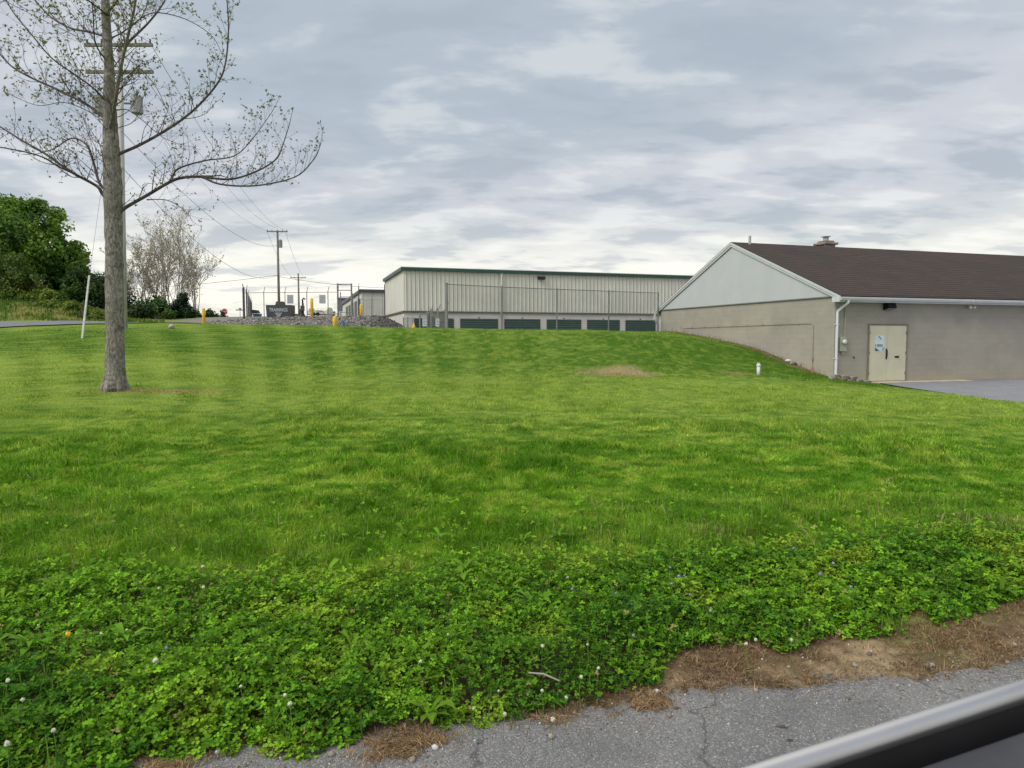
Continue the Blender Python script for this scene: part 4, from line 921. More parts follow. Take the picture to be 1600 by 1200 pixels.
cable(pt(190, 205, 30.35), pt(434, 383, 84.8), 1.6, .014, 'lower service cable sagging from the near pole to the transformer of the second pole')
cable(pt(191, 262, 30.3), pt(434, 430, 84.8), 1.9, .014, 'lowest thick cable sagging between the near pole and the second pole')
LAB2 = 'thin cable from the %s crossarm end of the second pole to the most distant pole'
for end, (pa, pb) in zip(('left', 'right'), (((417, 361), (457, 433)), ((446, 361), (476, 433)))): cable(pt(*pa, 84.8), pt(*pb, 114.7), .9, .014, LAB2 % end)
cable(pt(434, 432, 84.8), pt(720, 445, 110), .9, .02, 'nearly level low cable running right from the second pole towards the storage buildings')
cable(pt(434, 430, 84.8), pt(-120, 445, 90), 1.2, .022, 'nearly level low cable running left from the second pole')
# near-pole cables over our heads towards the left front
for k, (px) in enumerate((138, 234)):
    cable(pt(px, 66, 30.35), (-16.5+k*2.5, -26, 10.5), 1.1, .010, 'thin cable running from the %s end of the near pole crossarm forward over the lawn' % ('left', 'right')[k])
# leaning white guy guard and its wire
b0 = W(127.5, 522, 26.5); b0.z = h1(b0.x, 26.5); b1 = W(139.5, 431, 30.3); b2_ = W(184, 112, 30.4)
mb = MB(); mb.tube([(0, 0, -.1), tuple(b1-b0)], .042, 6); t_ = thing('guy_guard', 'leaning pale plastic guy wire guard on the lawn left of the tree', 'guy guard', b0)
mb.build('guard', mat('pale_weathered_plastic', (.36, .39, .33), .6, .1, 4), t_)
mb = MB(); mb.tube([tuple(b1-b0), tuple(b2_-b0)], .006, 4); mb.build('guy_wire', M['wire'], t_)
# ------------------------------------------------------------------ small things on the lawn
a = W(1185, 584, 23.3); z0_ = h1(a.x, a.y)
t_ = thing('cleanout_pipe', 'short white capped pipe standing upright in the grass below the gable wall', 'pipe', (a.x, a.y, z0_), R(20))
mb = MB(); mb.tube([(0, 0, -.1), (0, 0, .28)], .056, 14); mb.build('pipe', M['white'], t_, True)
mb = MB(); mb.tube([(0, 0, .28), (0, 0, .33), (0, 0, .355), (0, 0, .365)], [.069, .069, .05, .03], 14); mb.box(-.03, .03, -.03, .03, .366, .39); mb.build('cap', M['white'], t_)
def rock(name, x, y, z, sx, sy, sz, m, lab, cat='rock', group=None, seed=0):
    rg = np.random.default_rng(seed); import bmesh
    bm = bmesh.new(); bmesh.ops.create_icosphere(bm, subdivisions=2, radius=1)
    for v in bm.verts:
        c = v.co; n = 1+.35*(vnoise(c.x*1.7+seed+9, c.y*1.7+c.z*2.3+9)-.5)
        v.co = Vector((c.x*sx*n, c.y*sy*n, c.z*sz*n))
    me = bpy.data.meshes.new(name); bm.to_mesh(me); bm.free(); me.materials.append(m); o = bpy.data.objects.new(name, me); link(o); o.location = (x, y, z)
    return tag(o, lab, cat, group)
a = W(268, 505.5, 30.8); rock('white_rock', a.x, a.y, h1(a.x, a.y)+.08, .13, .1, .11, mat('pale_rock', (.36, .37, .35), .9, .2, 6, .5, 20), 'white rock on the lawn crest below the bare brushy trees', seed=3)
a = W(1232, 566, 28.0); rock('white_rock', a.x, a.y, h1(a.x, a.y)+.07, .15, .1, .07, M['whitestone'], 'white rock lying at the foot of the gable wall', seed=5)
a = W(1239, 568, 27.7); rock('dark_rock', a.x, a.y, h1(a.x, a.y)+.05, .14, .1, .09, M['stone'], 'dark brown rock beside the white rock at the gable wall', seed=6)
a = W(1271, 580, 26.55); z0_ = h1(a.x, a.y)
mb = MB(); mb.add([(-.05, 0, -.05), (.05, 0, -.05), (.05, .03, -.05), (-.05, .03, -.05), (-.09, .0, .22), (.0, 0, .26), (.0, .03, .26), (-.09, .03, .22)], [(0, 1, 5, 4), (1, 2, 6, 5), (2, 3, 7, 6), (3, 0, 4, 7), (4, 5, 6, 7)])
o = mb.build('marker_stake', mat('faded_orange_wood', (.42, .22, .15), .8, .1, 6)); o.location = (a.x, a.y, z0_); tag(o, 'short leaning faded orange stake near the corner of the gable wall', 'stake')
# ------------------------------------------------------------------ generic quad leaves
def leafquads(C, Nrm, size, aspect=.6, fold=.0, roll=None):
    n = len(C); Nrm = Nrm/np.linalg.norm(Nrm, axis=1)[:, None]
    rv = RNG.normal(size=(n, 3)) if roll is None else roll
    a = np.cross(Nrm, rv); a /= np.linalg.norm(a, axis=1)[:, None]+1e-9; b = np.cross(Nrm, a)
    s = np.asarray(size).reshape(-1, 1)
    V = np.stack([C-a*s*.5, C+b*s*aspect*.5-a*s*.05, C+a*s*.5, C-b*s*aspect*.5-a*s*.05], 1).reshape(-1, 3)
    return V, np.arange(4*n).reshape(n, 4)
# ------------------------------------------------------------------ the young tree
def yt():
    rnd = random.Random(5)
    T = thing('young_tree', 'young tree just coming into leaf with grey brown trunk on the left of the lawn', 'tree', (T0.x, T0.y, T0.z-.0))
    org = Vector(T.location); Y0 = 14.9
    def P(px, py, dY=0): return W(px, py, Y0+dY)-org
    mt = MB()
    trunk = [(180, 617, 18.5), (180, 607, 17.2), (180, 590, 15.2), (180, 540, 13.3), (179, 470, 12.8), (178.5, 400, 12.2), (177, 340, 12.8), (176, 290, 13.2), (174, 240, 11.8), (172.5, 200, 10.2), (171, 165, 8.6), (170.5, 100, 7.2), (167, 50, 6.4), (164, 0, 5.8), (160, -90, 4.6), (158, -200, 3.0), (160, -290, 1.3)]
    pts = [P(x, y) for x, y, r in trunk]; rr = [r*Y0/FPX for x, y, r in trunk]
    # densify + knobbly
    pp, rp_ = [], []
    for i in range(len(pts)-1):
        for k in range(6):
            f = k/6; pp.append(pts[i].lerp(pts[i+1], f)+Vector((rnd.uniform(-1, 1), rnd.uniform(-1, 1), 0))*.006); rp_.append((rr[i]*(1-f)+rr[i+1]*f)*rnd.uniform(.96, 1.05))
    mt.tube(pp, rp_, 18)
    for k in range(6):   # root flare
        th = k*1.05+.3; mt.tube([(math.cos(th)*.30, math.sin(th)*.30, -.06), (math.cos(th)*.22, math.sin(th)*.2, .05), (math.cos(th)*.14, math.sin(th)*.14, .35)], [.05, .07, .05], 8)
    br = [  # (pixel path, start radius px, end radius px, depth slope)
        ([(186, 332), (200, 322), (230, 305), (268, 283), (290, 277), (315, 276)], 4.6, 3.2, .25),
        ([(315, 276), (360, 280), (400, 268), (430, 250), (440, 232), (452, 195)], 3.0, 1.0, .3),
        ([(315, 276), (345, 288), (400, 290), (460, 277), (488, 252), (498, 235)], 2.6, .8, -.5),
        ([(268, 283), (278, 264), (320, 251), (365, 244), (392, 220), (425, 175)], 2.6, .8, .7),
        ([(230, 312), (262, 313), (290, 330), (300, 345)], 1.3, .5, -.6),
        ([(184, 242), (192, 238), (215, 228), (245, 212), (280, 190), (310, 165), (340, 130), (352, 100), (357, 50), (355, 5), (350, -50)], 4.2, 1.2, .35),
        ([(170, 215), (173, 196), (180, 160), (188, 110), (198, 65), (206, 30), (212, 0), (222, -80), (232, -170)], 5.0, 1.5, -.5),
        ([(196, 70), (212, 55), (235, 32), (258, 0), (285, -60)], 3.4, 1.2, .5),
        ([(173, 60), (195, 48), (222, 25), (240, -20)], 1.8, .9, .9),
        ([(172, 318), (160, 303), (150, 290), (110, 268), (70, 240), (35, 220), (0, 198), (-60, 165)], 4.6, 1.4, .2),
        ([(150, 290), (130, 278), (95, 262), (60, 243), (0, 230), (-70, 222)], 2.6, 1.0, -.5),
        ([(168, 300), (155, 285), (145, 250), (135, 226), (112, 216), (85, 232), (60, 240)], 3.8, .9, .6),
        ([(172, 190), (160, 182), (135, 163), (90, 140), (50, 122), (20, 105), (0, 85), (-40, 40)], 4.0, 1.3, .4),
        ([(172, 168), (160, 152), (140, 133), (110, 112), (80, 90), (50, 55), (20, 18), (0, -20)], 2.4, .9, -.5),
        ([(168, 58), (140, 50), (110, 44), (80, 27), (55, 0), (30, -40)], 3.0, 1.0, .5),
        ([(170, 120), (185, 95), (200, 92), (240, 130), (262, 175)], 1.4, .6, .9),
        ([(171, 100), (150, 70), (146, 30), (143, -10)], 2.0, .9, -.8),
        ([(183, 172), (200, 172), (225, 190), (255, 215), (290, 228)], 1.3, .5, -1.0),
        ([(168, 195), (140, 175), (100, 160), (60, 165), (20, 150)], 1.4, .6, 1.0),
        ([(205, 40), (240, 20), (290, 30), (330, 55), (345, 80)], 1.5, .6, 1.0),
        ([(166, -60), (200, -120), (260, -160)], 2.2, .7, .6), ([(164, -100), (120, -150), (60, -180)], 2.2, .7, -.6),
        ([(163, -20), (110, -60), (40, -80)], 2.2, .8, .8), ([(168, 20), (230, -50), (310, -90)], 2.2, .8, -.4),
        ([(170, 25), (120, -10), (70, -20), (10, 0)], 2.0, .8, -1.0)]
    leafC, leafN, leafS, leafR = [], [], [], []
    mtw = MB(); nseg = [0]
    def leaf(p, d):
        for k in range(rnd.choice((1, 2, 2, 3))):
            q = Vector((rnd.gauss(0, .35), rnd.gauss(0, .35), rnd.uniform(-.2, .9))).normalized()
            s = rnd.uniform(.020, .046)*(1.3 if p.z > 6.0 else 1)
            c_ = p+q*s*.5; leafC.append(tuple(c_)); leafR.append(tuple(q)); leafN.append((rnd.gauss(0, 1), rnd.gauss(0, 1), rnd.gauss(0, 1))); leafS.append(s)
    def twig(p, d, L, r, lev):
        n = max(2, int(L/.10)); q = p.copy(); ps = [q.copy()]; dd = d.copy()
        for i in range(n):
            dd = (dd+Vector((rnd.gauss(0, .13), rnd.gauss(0, .13), rnd.gauss(.07, .10)))).normalized()
            q = q+dd*(L/n); ps.append(q.copy())
        rs = [r*(1-.65*i/n) for i in range(n+1)]
        mtw.tube(ps, rs, 3 if lev else 4, False); nseg[0] += n
        if lev < 2:
            for i in range(1, n+1):
                if rnd.random() < (.62 if lev == 0 else .42):
                    ax = Vector((rnd.gauss(0, 1), rnd.gauss(0, 1), rnd.gauss(0, 1))).cross(dd).normalized()
                    nd = (dd*rnd.uniform(.5, 1.0)+ax*rnd.uniform(.5, .9)).normalized()
                    twig(ps[i], nd, L*rnd.uniform(.35, .6)*(1.0 if lev else .8), r*.55, lev+1)
        for i in range(1, n+1):
            if rnd.random() < .15: leaf(ps[i], dd)
        leaf(ps[-1], dd)
    for path, r0, r1, sl in br:
        x0, y0 = path[0]; pts_ = []
        for i, (x, y) in enumerate(path):
            dist = math.hypot(x-x0, y-y0)*Y0/FPX
            pts_.append(P(x, y, sl*dist))
        k = Y0/FPX; m_ = len(pts_)
        # smooth subdivide
        sp_ = []
        for i in range(m_-1):
            p0_, p1_, p2_, p3_ = pts_[max(i-1, 0)], pts_[i], pts_[i+1], pts_[min(i+2, m_-1)]
            for j in range(5):
                f = j/5
                sp_.append(.5*((2*p1_)+(p2_-p0_)*f+(2*p0_-5*p1_+4*p2_-p3_)*f*f+(3*p1_-p0_-3*p2_+p3_)*f**3))
        sp_.append(pts_[-1]); n = len(sp_)
        rs = [(r0*(1-i/(n-1))**1.0+r1*(i/(n-1)))*k*.62 for i in range(n)]
        rs[0] *= 1.5; rs[1] *= 1.2
        (mt if r0 >= 5.0 else mtw).tube(sp_, rs, 8, False)
        tot = 0; L_all = sum((sp_[i+1]-sp_[i]).length for i in range(n-1))
        nxt = rnd.uniform(.15, .4) if r0 < 3.2 else .45
        for i in range(n-1):
            tot += (sp_[i+1]-sp_[i]).length
            while tot > nxt:
                d = (sp_[i+1]-sp_[i]).normalized(); ax = Vector((rnd.gauss(0, 1), rnd.gauss(0, 1), rnd.gauss(.3, 1))).cross(d).normalized()
                if ax.z < -.2 and rnd.random() < .6: ax = -ax
                nd = (d*rnd.uniform(.5, 1.1)+ax*.9+Vector((0, 0, .25))).normalized()
                f = tot/L_all
                twig(sp_[i+1], nd, rnd.uniform(.35, .95)*(1.1-.5*f), max(.0028, rs[i]*.34), 0)
                nxt += rnd.uniform(.08, .19)
        twig(sp_[-1], (sp_[-1]-sp_[-2]).normalized(), .38, rs[-1], 0)
    for h in np.arange(3.9, 10.5, .16):     # water shoots from the upper trunk
        th = rnd.uniform(0, 6.28); i = min(range(len(pp)), key=lambda j: abs(pp[j].z-h))
        twig(pp[i]+Vector((math.cos(th), math.sin(th), 0))*rp_[i]*.8, Vector((math.cos(th), math.sin(th), .7)).normalized(), rnd.uniform(.4, 1.3), .008, 0)
    mt.build('trunk', M['bark'], T, True); mtw.build('branches', M['twig'], T, True)
    C = np.array(leafC); V, F_ = leafquads(C, np.array(leafN), np.array(leafS)*1.5, .42, roll=None)
    base = np.array([.16, .17, .055]); alt = np.array([.10, .085, .045]); f = RNG.random((len(C), 1))*.9
    up = ss(C[:, 2:3], 5.0, 8.5); colr = (base*(1-f)+alt*f)*(1-up*.6)+np.array([.24, .27, .08])*up*.6
    o = np_mesh('leaves', V, F_, M['bud'], T, np.repeat(colr, 4, 0)); print('young tree', len(C), nseg[0])
yt()
# ------------------------------------------------------------------ leafy trees, shrubs
def crown(name, blobs, n, size, cols, parent, org, mtl, gap=.38, zsq=1.0):
    """leaf faces through lumps of crown; blobs: (x, y, z, r) world"""
    Cs, Ns, Ks = [], [], []
    vol = np.array([b[3]**2 for b in blobs]); vol = vol/vol.sum()
    for b, fr in zip(blobs, vol):
        m_ = int(n*fr); d = RNG.normal(size=(m_, 3)); d /= np.linalg.norm(d, axis=1)[:, None]
        lump = .50+.95*fbm(d[:, 0]*2.2+b[0]*3+20, d[:, 1]*2.2+d[:, 2]*1.9+b[2]*5+20, 1.0, 3)
        rad = b[3]*lump*RNG.random(m_)**.30
        p = np.array(b[:3])+d*rad[:, None]*np.array([1, 1, zsq])
        keep = fbm(p[:, 0]*.9+p[:, 1]*.3+40, p[:, 2]*.9+p[:, 1]*.7+40, 1.4, 3) > gap
        p = p[keep]; d = d[keep]
        Cs.append(p); Ns.append(d*.7+RNG.normal(size=p.shape)*.6+np.array([0, 0, .5])); Ks.append(np.full(len(p), RNG.random()))
    C = np.concatenate(Cs); Nn = np.concatenate(Ns); K_ = np.concatenate(Ks)
    kn = fbm(C[:, 0]+C[:, 1]*.5+60, C[:, 2]+C[:, 1]*.4+60, .7, 3)
    f = np.clip((K_-.5)*.7+(kn-.5)*2.2+.5+RNG.normal(size=len(C))*.18, 0, 1)[:, None]
    colr = np.array(cols[0])*(1-f)+np.array(cols[1])*f
    V, F_ = leafquads(C-np.array(org), Nn, size*RNG.uniform(.6, 1.3, len(C)), .7)
    return np_mesh(name, V, F_, mtl, parent, np.repeat(colr, 4, 0))
def leafytree(name, lab, base_xy, blobs_px, Y, n, size, cols, group=None, gap=.38, cat='tree', rtr=.16, zb=None, stems=1):
    bx, by = base_xy; bz = h1(bx, by) if zb is None else zb
    t_ = thing(name, lab, cat, (bx, by, bz), 0, group)
    bl = []
    for (px, py, rp_, dy) in blobs_px:
        p = W(px, py, Y+dy); bl.append((p.x, p.y, p.z, rp_/FPX*(Y+dy)))
    crown('crown', bl, n, size, cols, t_, (bx, by, bz), M['foliage'], gap)
    mb = MB(); rd = random.Random(len(lab))
    for s in range(stems):
        off = Vector((rd.uniform(-.4, .4)*(stems > 1), rd.uniform(-.4, .4)*(stems > 1), 0))
        for b in rd.sample(bl, min(len(bl), 7)):
            e = Vector(b[:3])-Vector((bx, by, bz)); m1 = off+Vector((e.x*.12, e.y*.12, e.z*.4))
            mb.tube([off+Vector((0, 0, -.3)), m1, (m1+e)/2+Vector((0, 0, .1*e.z)), e], [rtr, rtr*.7, rtr*.4, rtr*.12], 6)
    mb.build('trunk', M['twig'], t_, True); return t_
G1 = ((.028, .085, .008), (.155, .285, .03)); G2 = ((.022, .06, .012), (.075, .165, .02)); G3 = ((.06, .11, .02), (.17, .24, .04))
a = W(30, 480, 53)
leafytree('broadleaf_tree', 'tall dense green broadleaf tree at the left edge above the grassy bank', (a.x, 53), [(-5, 335, 38, 0), (40, 340, 34, 1), (75, 352, 30, 0), (20, 375, 46, -2), (70, 392, 44, -1), (105, 400, 30, 1), (-40, 380, 55, 0), (110, 438, 26, 0), (60, 430, 40, -1), (-10, 430, 50, 0), (-80, 400, 50, 1), (90, 335, 12, 2), (122, 405, 16, 1), (118, 385, 10, 1), (60, 322, 14, 1), (28, 322, 14, 0), (95, 455, 26, -1)], 53, 40000, .25, G1, rtr=.22, stems=2, gap=.33)
a = W(130, 490, 50)
leafytree('broadleaf_tree', 'darker tree right of the tall broadleaf tree, behind the leaning guy guard', (a.x, 50), [(124, 425, 17, 0), (118, 455, 24, 0), (138, 462, 18, 1), (105, 478, 20, 0), (142, 485, 16, 0), (128, 440, 18, 1), (140, 440, 12, 1), (112, 490, 14, 0), (128, 495, 12, 0)], 50, 12000, .20, G2, rtr=.12, stems=2, gap=.30)
a = W(22, 480, 48.5)
leafytree('bank_shrub', 'light green shrub in front of the tall broadleaf tree at the left edge', (a.x, 48.5), [(22, 425, 32, 0), (50, 440, 24, 0), (-5, 440, 34, 0), (20, 455, 26, -.5), (62, 462, 18, 0)], 48.5, 11000, .17, ((.04, .09, .014), (.15, .22, .035)), 'shrubs on the bank', cat='shrub', rtr=.06, stems=3)
a = W(80, 500, 47)
leafytree('bank_shrub', 'low dark green brush covering the bank below the tall broadleaf tree', (a.x, 47), [(60, 478, 14, 0), (80, 482, 15, 0), (98, 488, 13, 0), (45, 470, 16, .5), (15, 466, 16, .5), (112, 480, 12, 0), (72, 465, 16, 1), (-15, 462, 18, .5), (92, 470, 14, 1)], 47, 11000, .15, ((.06, .12, .015), (.22, .31, .045)), 'shrubs on the bank', cat='shrub', rtr=.04, stems=4)
a = W(135, 500, 46.0)
leafytree('bank_shrub', 'yellow green shrub at the road edge right of the leaning guy guard', (a.x, 46), [(118, 490, 9, 0), (135, 488, 11, 0), (150, 493, 12, 0), (128, 478, 8, 0)], 46, 2600, .14, G3, 'shrubs on the bank', cat='shrub', rtr=.04, stems=3)
a = W(165, 500, 50)
leafytree('hedge_tree', 'dark green low tree directly behind the young tree trunk', (a.x, 50), [(152, 448, 22, 0), (172, 455, 26, 0), (198, 476, 18, 0), (212, 484, 16, 0), (155, 480, 24, 0), (190, 485, 20, 0), (145, 440, 10, 0), (205, 492, 14, 0)], 50, 11000, .19, ((.012, .034, .010), (.05, .10, .02)), cat='tree', rtr=.1, stems=2, gap=.3)
a = W(240, 500, 49)
leafytree('green_shrub', 'mid green shrub at the foot of the bare brushy trees', (a.x, 49), [(230, 484, 17, 0), (250, 480, 16, 0), (215, 488, 16, 0), (262, 490, 14, 0), (240, 470, 10, .5)], 49, 6500, .15, ((.022, .06, .012), (.075, .15, .03)), 'shrubs below the bare trees', cat='shrub', rtr=.05, stems=3)
a = W(282, 500, 50)
leafytree('dark_evergreen', 'dark evergreen bush between the bare trees and the yellow bollard', (a.x, 50), [(284, 474, 13, 0), (276, 486, 16, 0), (292, 488, 14, 0), (288, 464, 8, 0), (266, 490, 14, 0)], 50, 6000, .13, ((.008, .026, .012), (.022, .055, .02)), 'shrubs below the bare trees', cat='shrub', rtr=.08, gap=.28)
for k, (px, r, lab) in enumerate(((305, 10, 'small green shrub left of the first yellow bollard'), (330, 10, 'small green shrub right of the first yellow bollard'), (344, 8, 'low green shrub below the stop sign'))):
    Yk = 52+k*2; a = W(px, 500, Yk)
    leafytree('green_shrub', lab, (a.x, Yk), [(px, 494-r*.3, r, 0), (px-7, 498, r*.8, 0), (px+7, 498, r*.8, 0)], Yk, 2200, .13, ((.03, .075, .015), (.09, .16, .03)), 'low shrubs by the bollard', cat='shrub', rtr=.03, stems=3)
for k, (px, Yk, r, lab) in enumerate(((456, 56, 7, 'small green bush right of the charcoal sign box'), (464, 56.5, 6, 'tiny green bush left of the entry keypad'), (519, 55, 8, 'green bush left of the tall gate frame'))):
    a = W(px, 500, Yk); z_ = h1(a.x, Yk)
    leafytree('yard_bush', lab, (a.x, Yk), [(px, 497-r*.4, r, 0), (px-5, 499, r*.7, 0), (px+5, 499, r*.7, 0)], Yk, 1500, .12, ((.03, .075, .02), (.10, .17, .04)), 'bushes in the yard', cat='shrub', rtr=.03, stems=3)
# bare brushy trees
def bare(lab, px, Y, Hh, spread, nst, seed, leafy=.25, rr=.05):
    rd = random.Random(seed); a = W(px, 500, Y); z_ = h1(a.x, Y)
    t_ = thing('bare_tree', lab, 'tree', (a.x, Y, z_), 0, 'bare brushy trees beyond the crest'); mb = MB(); mf = MB(); buds = []
    def g(p, d, L, r, lev):
        n = 4; q = p.copy(); ps = [q.copy()]
        for i in range(n):
            d = (d+Vector((rd.gauss(0, .10), rd.gauss(0, .10), rd.gauss(.05, .06)))).normalized(); q = q+d*(L/n); ps.append(q.copy())
        (mb if lev < 2 else mf).tube(ps, [r*(1-.6*i/n) for i in range(n+1)], 4 if lev < 2 else 3, False)
        if lev < 4:
            for k in range(rd.choice((4, 5, 5)) if lev < 3 else 3):
                i = rd.randint(1, n); ax = Vector((rd.gauss(0, 1), rd.gauss(0, 1), rd.gauss(0, .6))).normalized()
                g(ps[i], (d+ax*rd.uniform(.4, .8)).normalized(), L*rd.uniform(.38, .62), max(.006, r*.5), lev+1)
        if lev >= 3:
            for i in (2, 3, 4):
                if rd.random() < leafy: buds.append(tuple(ps[i]))
    for s in range(nst):
        th = rd.uniform(0, 6.28); o_ = Vector((rd.uniform(-spread, spread), rd.uniform(-.6, .6), -.1))
        g(o_, Vector((o_.x*.12+rd.gauss(0, .12), rd.gauss(0, .12), 1)).normalized(), Hh*rd.uniform(.55, .8), rr*rd.uniform(.7, 1.1), 0)
    mb.build('trunk', M['tanbark'], t_, True); mf.build('twigs', M['tanbark'], t_)
    C = np.array(buds); V, F_ = leafquads(C, RNG.normal(size=C.shape), .10*RNG.uniform(.6, 1.3, len(C)), .7)
    np_mesh('buds', V, F_, M['foliage'], t_, np.repeat(np.array([.36, .33, .22])*RNG.uniform(.6, 1.2, (len(C), 1)), 4, 0))
bare('largest bare brushy tree with a wide tan crown beyond the crest', 262, 53, 7.3, 1.2, 4, 3, .2, .06)
bare('thin bare tree with outspread twigs on the right of the brushy group', 303, 54, 6.0, .8, 3, 44, .5, .045)
bare('dense brown brushy tree low behind the utility pole', 243, 51, 4.2, 1.6, 7, 21, .3, .035)
bare('leafing bare tree rising in the middle of the brushy trees', 275, 54, 6.4, 1.0, 4, 31, .25, .04)
bare('bare brushy tree close to the right side of the young tree trunk', 222, 53, 5.0, 1.2, 5, 8, .35, .05)
bare('lower bare brushy tree at the right end of the bare trees', 297, 55, 5.2, .6, 2, 12, .25, .045)
# ------------------------------------------------------------------ gravel bank (loose stones)
def polystones(name, P3, S, m, lab=None, parent=None, kind='stuff', colr=None, flat=.7):
    # distorted octahedra cut to 14 faces would be heavy; use jittered cubes with bevelled look
    n = len(P3); base = np.array([(-1, -1, -1), (1, -1, -1), (1, 1, -1), (-1, 1, -1), (-1, -1, 1), (1, -1, 1), (1, 1, 1), (-1, 1, 1), (0, 0, 1.5), (0, 0, -1.4), (1.45, 0, 0), (-1.45, 0, 0), (0, 1.45, 0), (0, -1.45, 0)], float)*.62
    F1 = []
    cube = [((4, 5, 6, 7), 8), ((0, 3, 2, 1), 9), ((1, 2, 6, 5), 10), ((0, 4, 7, 3), 11), ((2, 3, 7, 6), 12), ((0, 1, 5, 4), 13)]
    for q, c in cube:
        for i in range(4): F1.append((q[i], q[(i+1) % 4], c))
    F1 = np.array(F1)
    V = base[None]*RNG.uniform(.7, 1.25, (n, 14, 3)); V[:, :, 2] *= flat
    th = RNG.uniform(0, 6.28, n); c, s = np.cos(th)[:, None], np.sin(th)[:, None]
    x = V[:, :, 0]*c-V[:, :, 1]*s; y = V[:, :, 0]*s+V[:, :, 1]*c; t = RNG.uniform(-.6, .6, n)[:, None]
    V[:, :, 0] = x*np.cos(t)-V[:, :, 2]*np.sin(t); z = x*np.sin(t)+V[:, :, 2]*np.cos(t); V[:, :, 1] = y; V[:, :, 2] = z
    V = V*np.asarray(S).reshape(-1, 1, 1)+P3[:, None, :]
    F_ = (F1[None]+np.arange(n)[:, None, None]*14).reshape(-1, 3)
    o = np_mesh(name, V.reshape(-1, 3), F_, m, parent, None if colr is None else np.repeat(colr, 14, 0)); 
    return tag(o, lab, None, None, kind)
stonemat = leafmat('loose_stone', .9, 0.0, .2)
n = 30000
px = RNG.uniform(322, 632, n); v = RNG.random(n); Yb = 42.6+v*4.6
X = (px-800)/1100*1.002*Yb; topz = np.interp(px, [322, 350, 400, 450, 520, 590, 600, 628, 634], [506, 503, 500, 498, 497, 495.5, 496, 510, 514])
crest = EYE+(530-topz)/FPX*46.0
zb_ = H(X, Yb)
lo = EYE+(530-516)/FPX*42.6
zz = np.maximum(lo-.15+(crest-lo+.15)*np.minimum(1, v/.74)+RNG.normal(size=n)*.04, zb_-.05)
g_ = RNG.random((n, 1)); cs = np.array([.21, .20, .19])*(g_ > .35)+np.array([.11, .105, .095])*(g_ <= .35)+(g_ > .95)*.2
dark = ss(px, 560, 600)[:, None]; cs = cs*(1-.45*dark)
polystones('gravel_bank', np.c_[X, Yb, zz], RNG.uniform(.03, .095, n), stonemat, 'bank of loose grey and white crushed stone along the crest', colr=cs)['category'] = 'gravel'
# core under the stones
gx = np.linspace(322, 634, 80); V = []; 
for vv in (0, .25, .5, .74, 1.0, 1.6):
    Yk = 42.6+vv*4.6
    for p in gx:
        tz = np.interp(p, [322, 350, 400, 450, 520, 590, 600, 628, 634], [506, 503, 500, 498, 497, 495.5, 496, 510, 514]); cr = EYE+(530-tz)/FPX*46
        V.append(((p-800)/1100*1.002*Yk, Yk, lo-.2+(cr-lo+.15)*min(1, vv/.74)-(.6 if vv > 1 else 0)-.04-(.6 if p in (gx[0], gx[-1]) else 0)))
i_ = (np.arange(5)[:, None]*80+np.arange(79)[None]).ravel()
tag(np_mesh('gravel_mound', np.array(V), np.stack([i_, i_+1, i_+81, i_+80], 1), M['gravel'], smooth=True), kind='structure')
# ------------------------------------------------------------------ lawn grass
def blades(name, X, Y, Z, hgt, wid, colr, mtl, lean=.45, seg2=True, comb=False):
    n = len(X); th = RNG.uniform(0, 2*math.pi, n); ph = RNG.uniform(0, 2*math.pi, n)
    if comb: ph = 9*math.pi*fbm(X+77, Y+3, 2.2, 2)+RNG.normal(size=n)*.7
    wx, wy = np.cos(th)*wid/2, np.sin(th)*wid/2; ln = np.abs(RNG.normal(size=n))*lean*hgt
    lx, ly = np.cos(ph)*ln, np.sin(ph)*ln
    if seg2:
        V = np.stack([np.c_[X-wx, Y-wy, Z-.005], np.c_[X+wx, Y+wy, Z-.005],
                      np.c_[X+wx*.8+lx*.35, Y+wy*.8+ly*.35, Z+hgt*.6], np.c_[X-wx*.8+lx*.35, Y-wy*.8+ly*.35, Z+hgt*.6],
                      np.c_[X+lx, Y+ly, Z+hgt*(1-.25*np.minimum(1, ln/hgt))]], 1).reshape(-1, 3)
        b = np.arange(n)[:, None]*5
        F_ = np.concatenate([b+np.array([[0, 1, 2]]), b+np.array([[0, 2, 3]]), b+np.array([[3, 2, 4]])]); k = 5
    else:
        V = np.stack([np.c_[X-wx, Y-wy, Z-.005], np.c_[X+wx, Y+wy, Z-.005], np.c_[X+lx, Y+ly, Z+hgt]], 1).reshape(-1, 3)
        F_ = np.arange(3*n).reshape(n, 3); k = 3
    return np_mesh(name, V, F_, mtl, None, np.repeat(colr, k, 0))
def inlot(X, Y): return (X > np.interp(Y, [3, 15, 18, 19.6, 21.5, 23.5, 25.2, 27], [13.0, 13.0, 12.85, 12.8, 13.0, 13.15, 13.4, 13.5]))
def inbuild(X, Y):
    u = .955*(X-C0.x)+.297*(Y-C0.y); v_ = -.297*(X-C0.x)+.955*(Y-C0.y); return (u > -.03) & (v_ > -.6)
def lawnpts(n, r0, r1, pw=1.0):
    # denser near, thinning with distance
    f = RNG.random(n); r = (r0**(1-pw)+(r1**(1-pw)-r0**(1-pw))*f)**(1/(1-pw)) if pw != 1 else r0*(r1/r0)**f
    th = RNG.uniform(-1, 1, n)*(R(41)+R(17)*(1-ss(r, 6, 14))); X = r*np.sin(th); Y = r*np.cos(th)
    return X, Y, r
X, Y, r = lawnpts(500000, 3.4, 38, 1.35)
m_ = ~inlot(X, Y) & ~inbuild(X, Y) & (Y < 42.5) & (Y-edgeY(X) > .6)
up = 4.15+.55*fbm(X, Y*.5, .9, 3)+.10*X*0
keepn = RNG.random(len(X)) < (.12+.88*ss(Y+(fbm(X+7, Y, 1.1, 3)-.5)*1.3, 3.7, 4.7))
m_ &= keepn
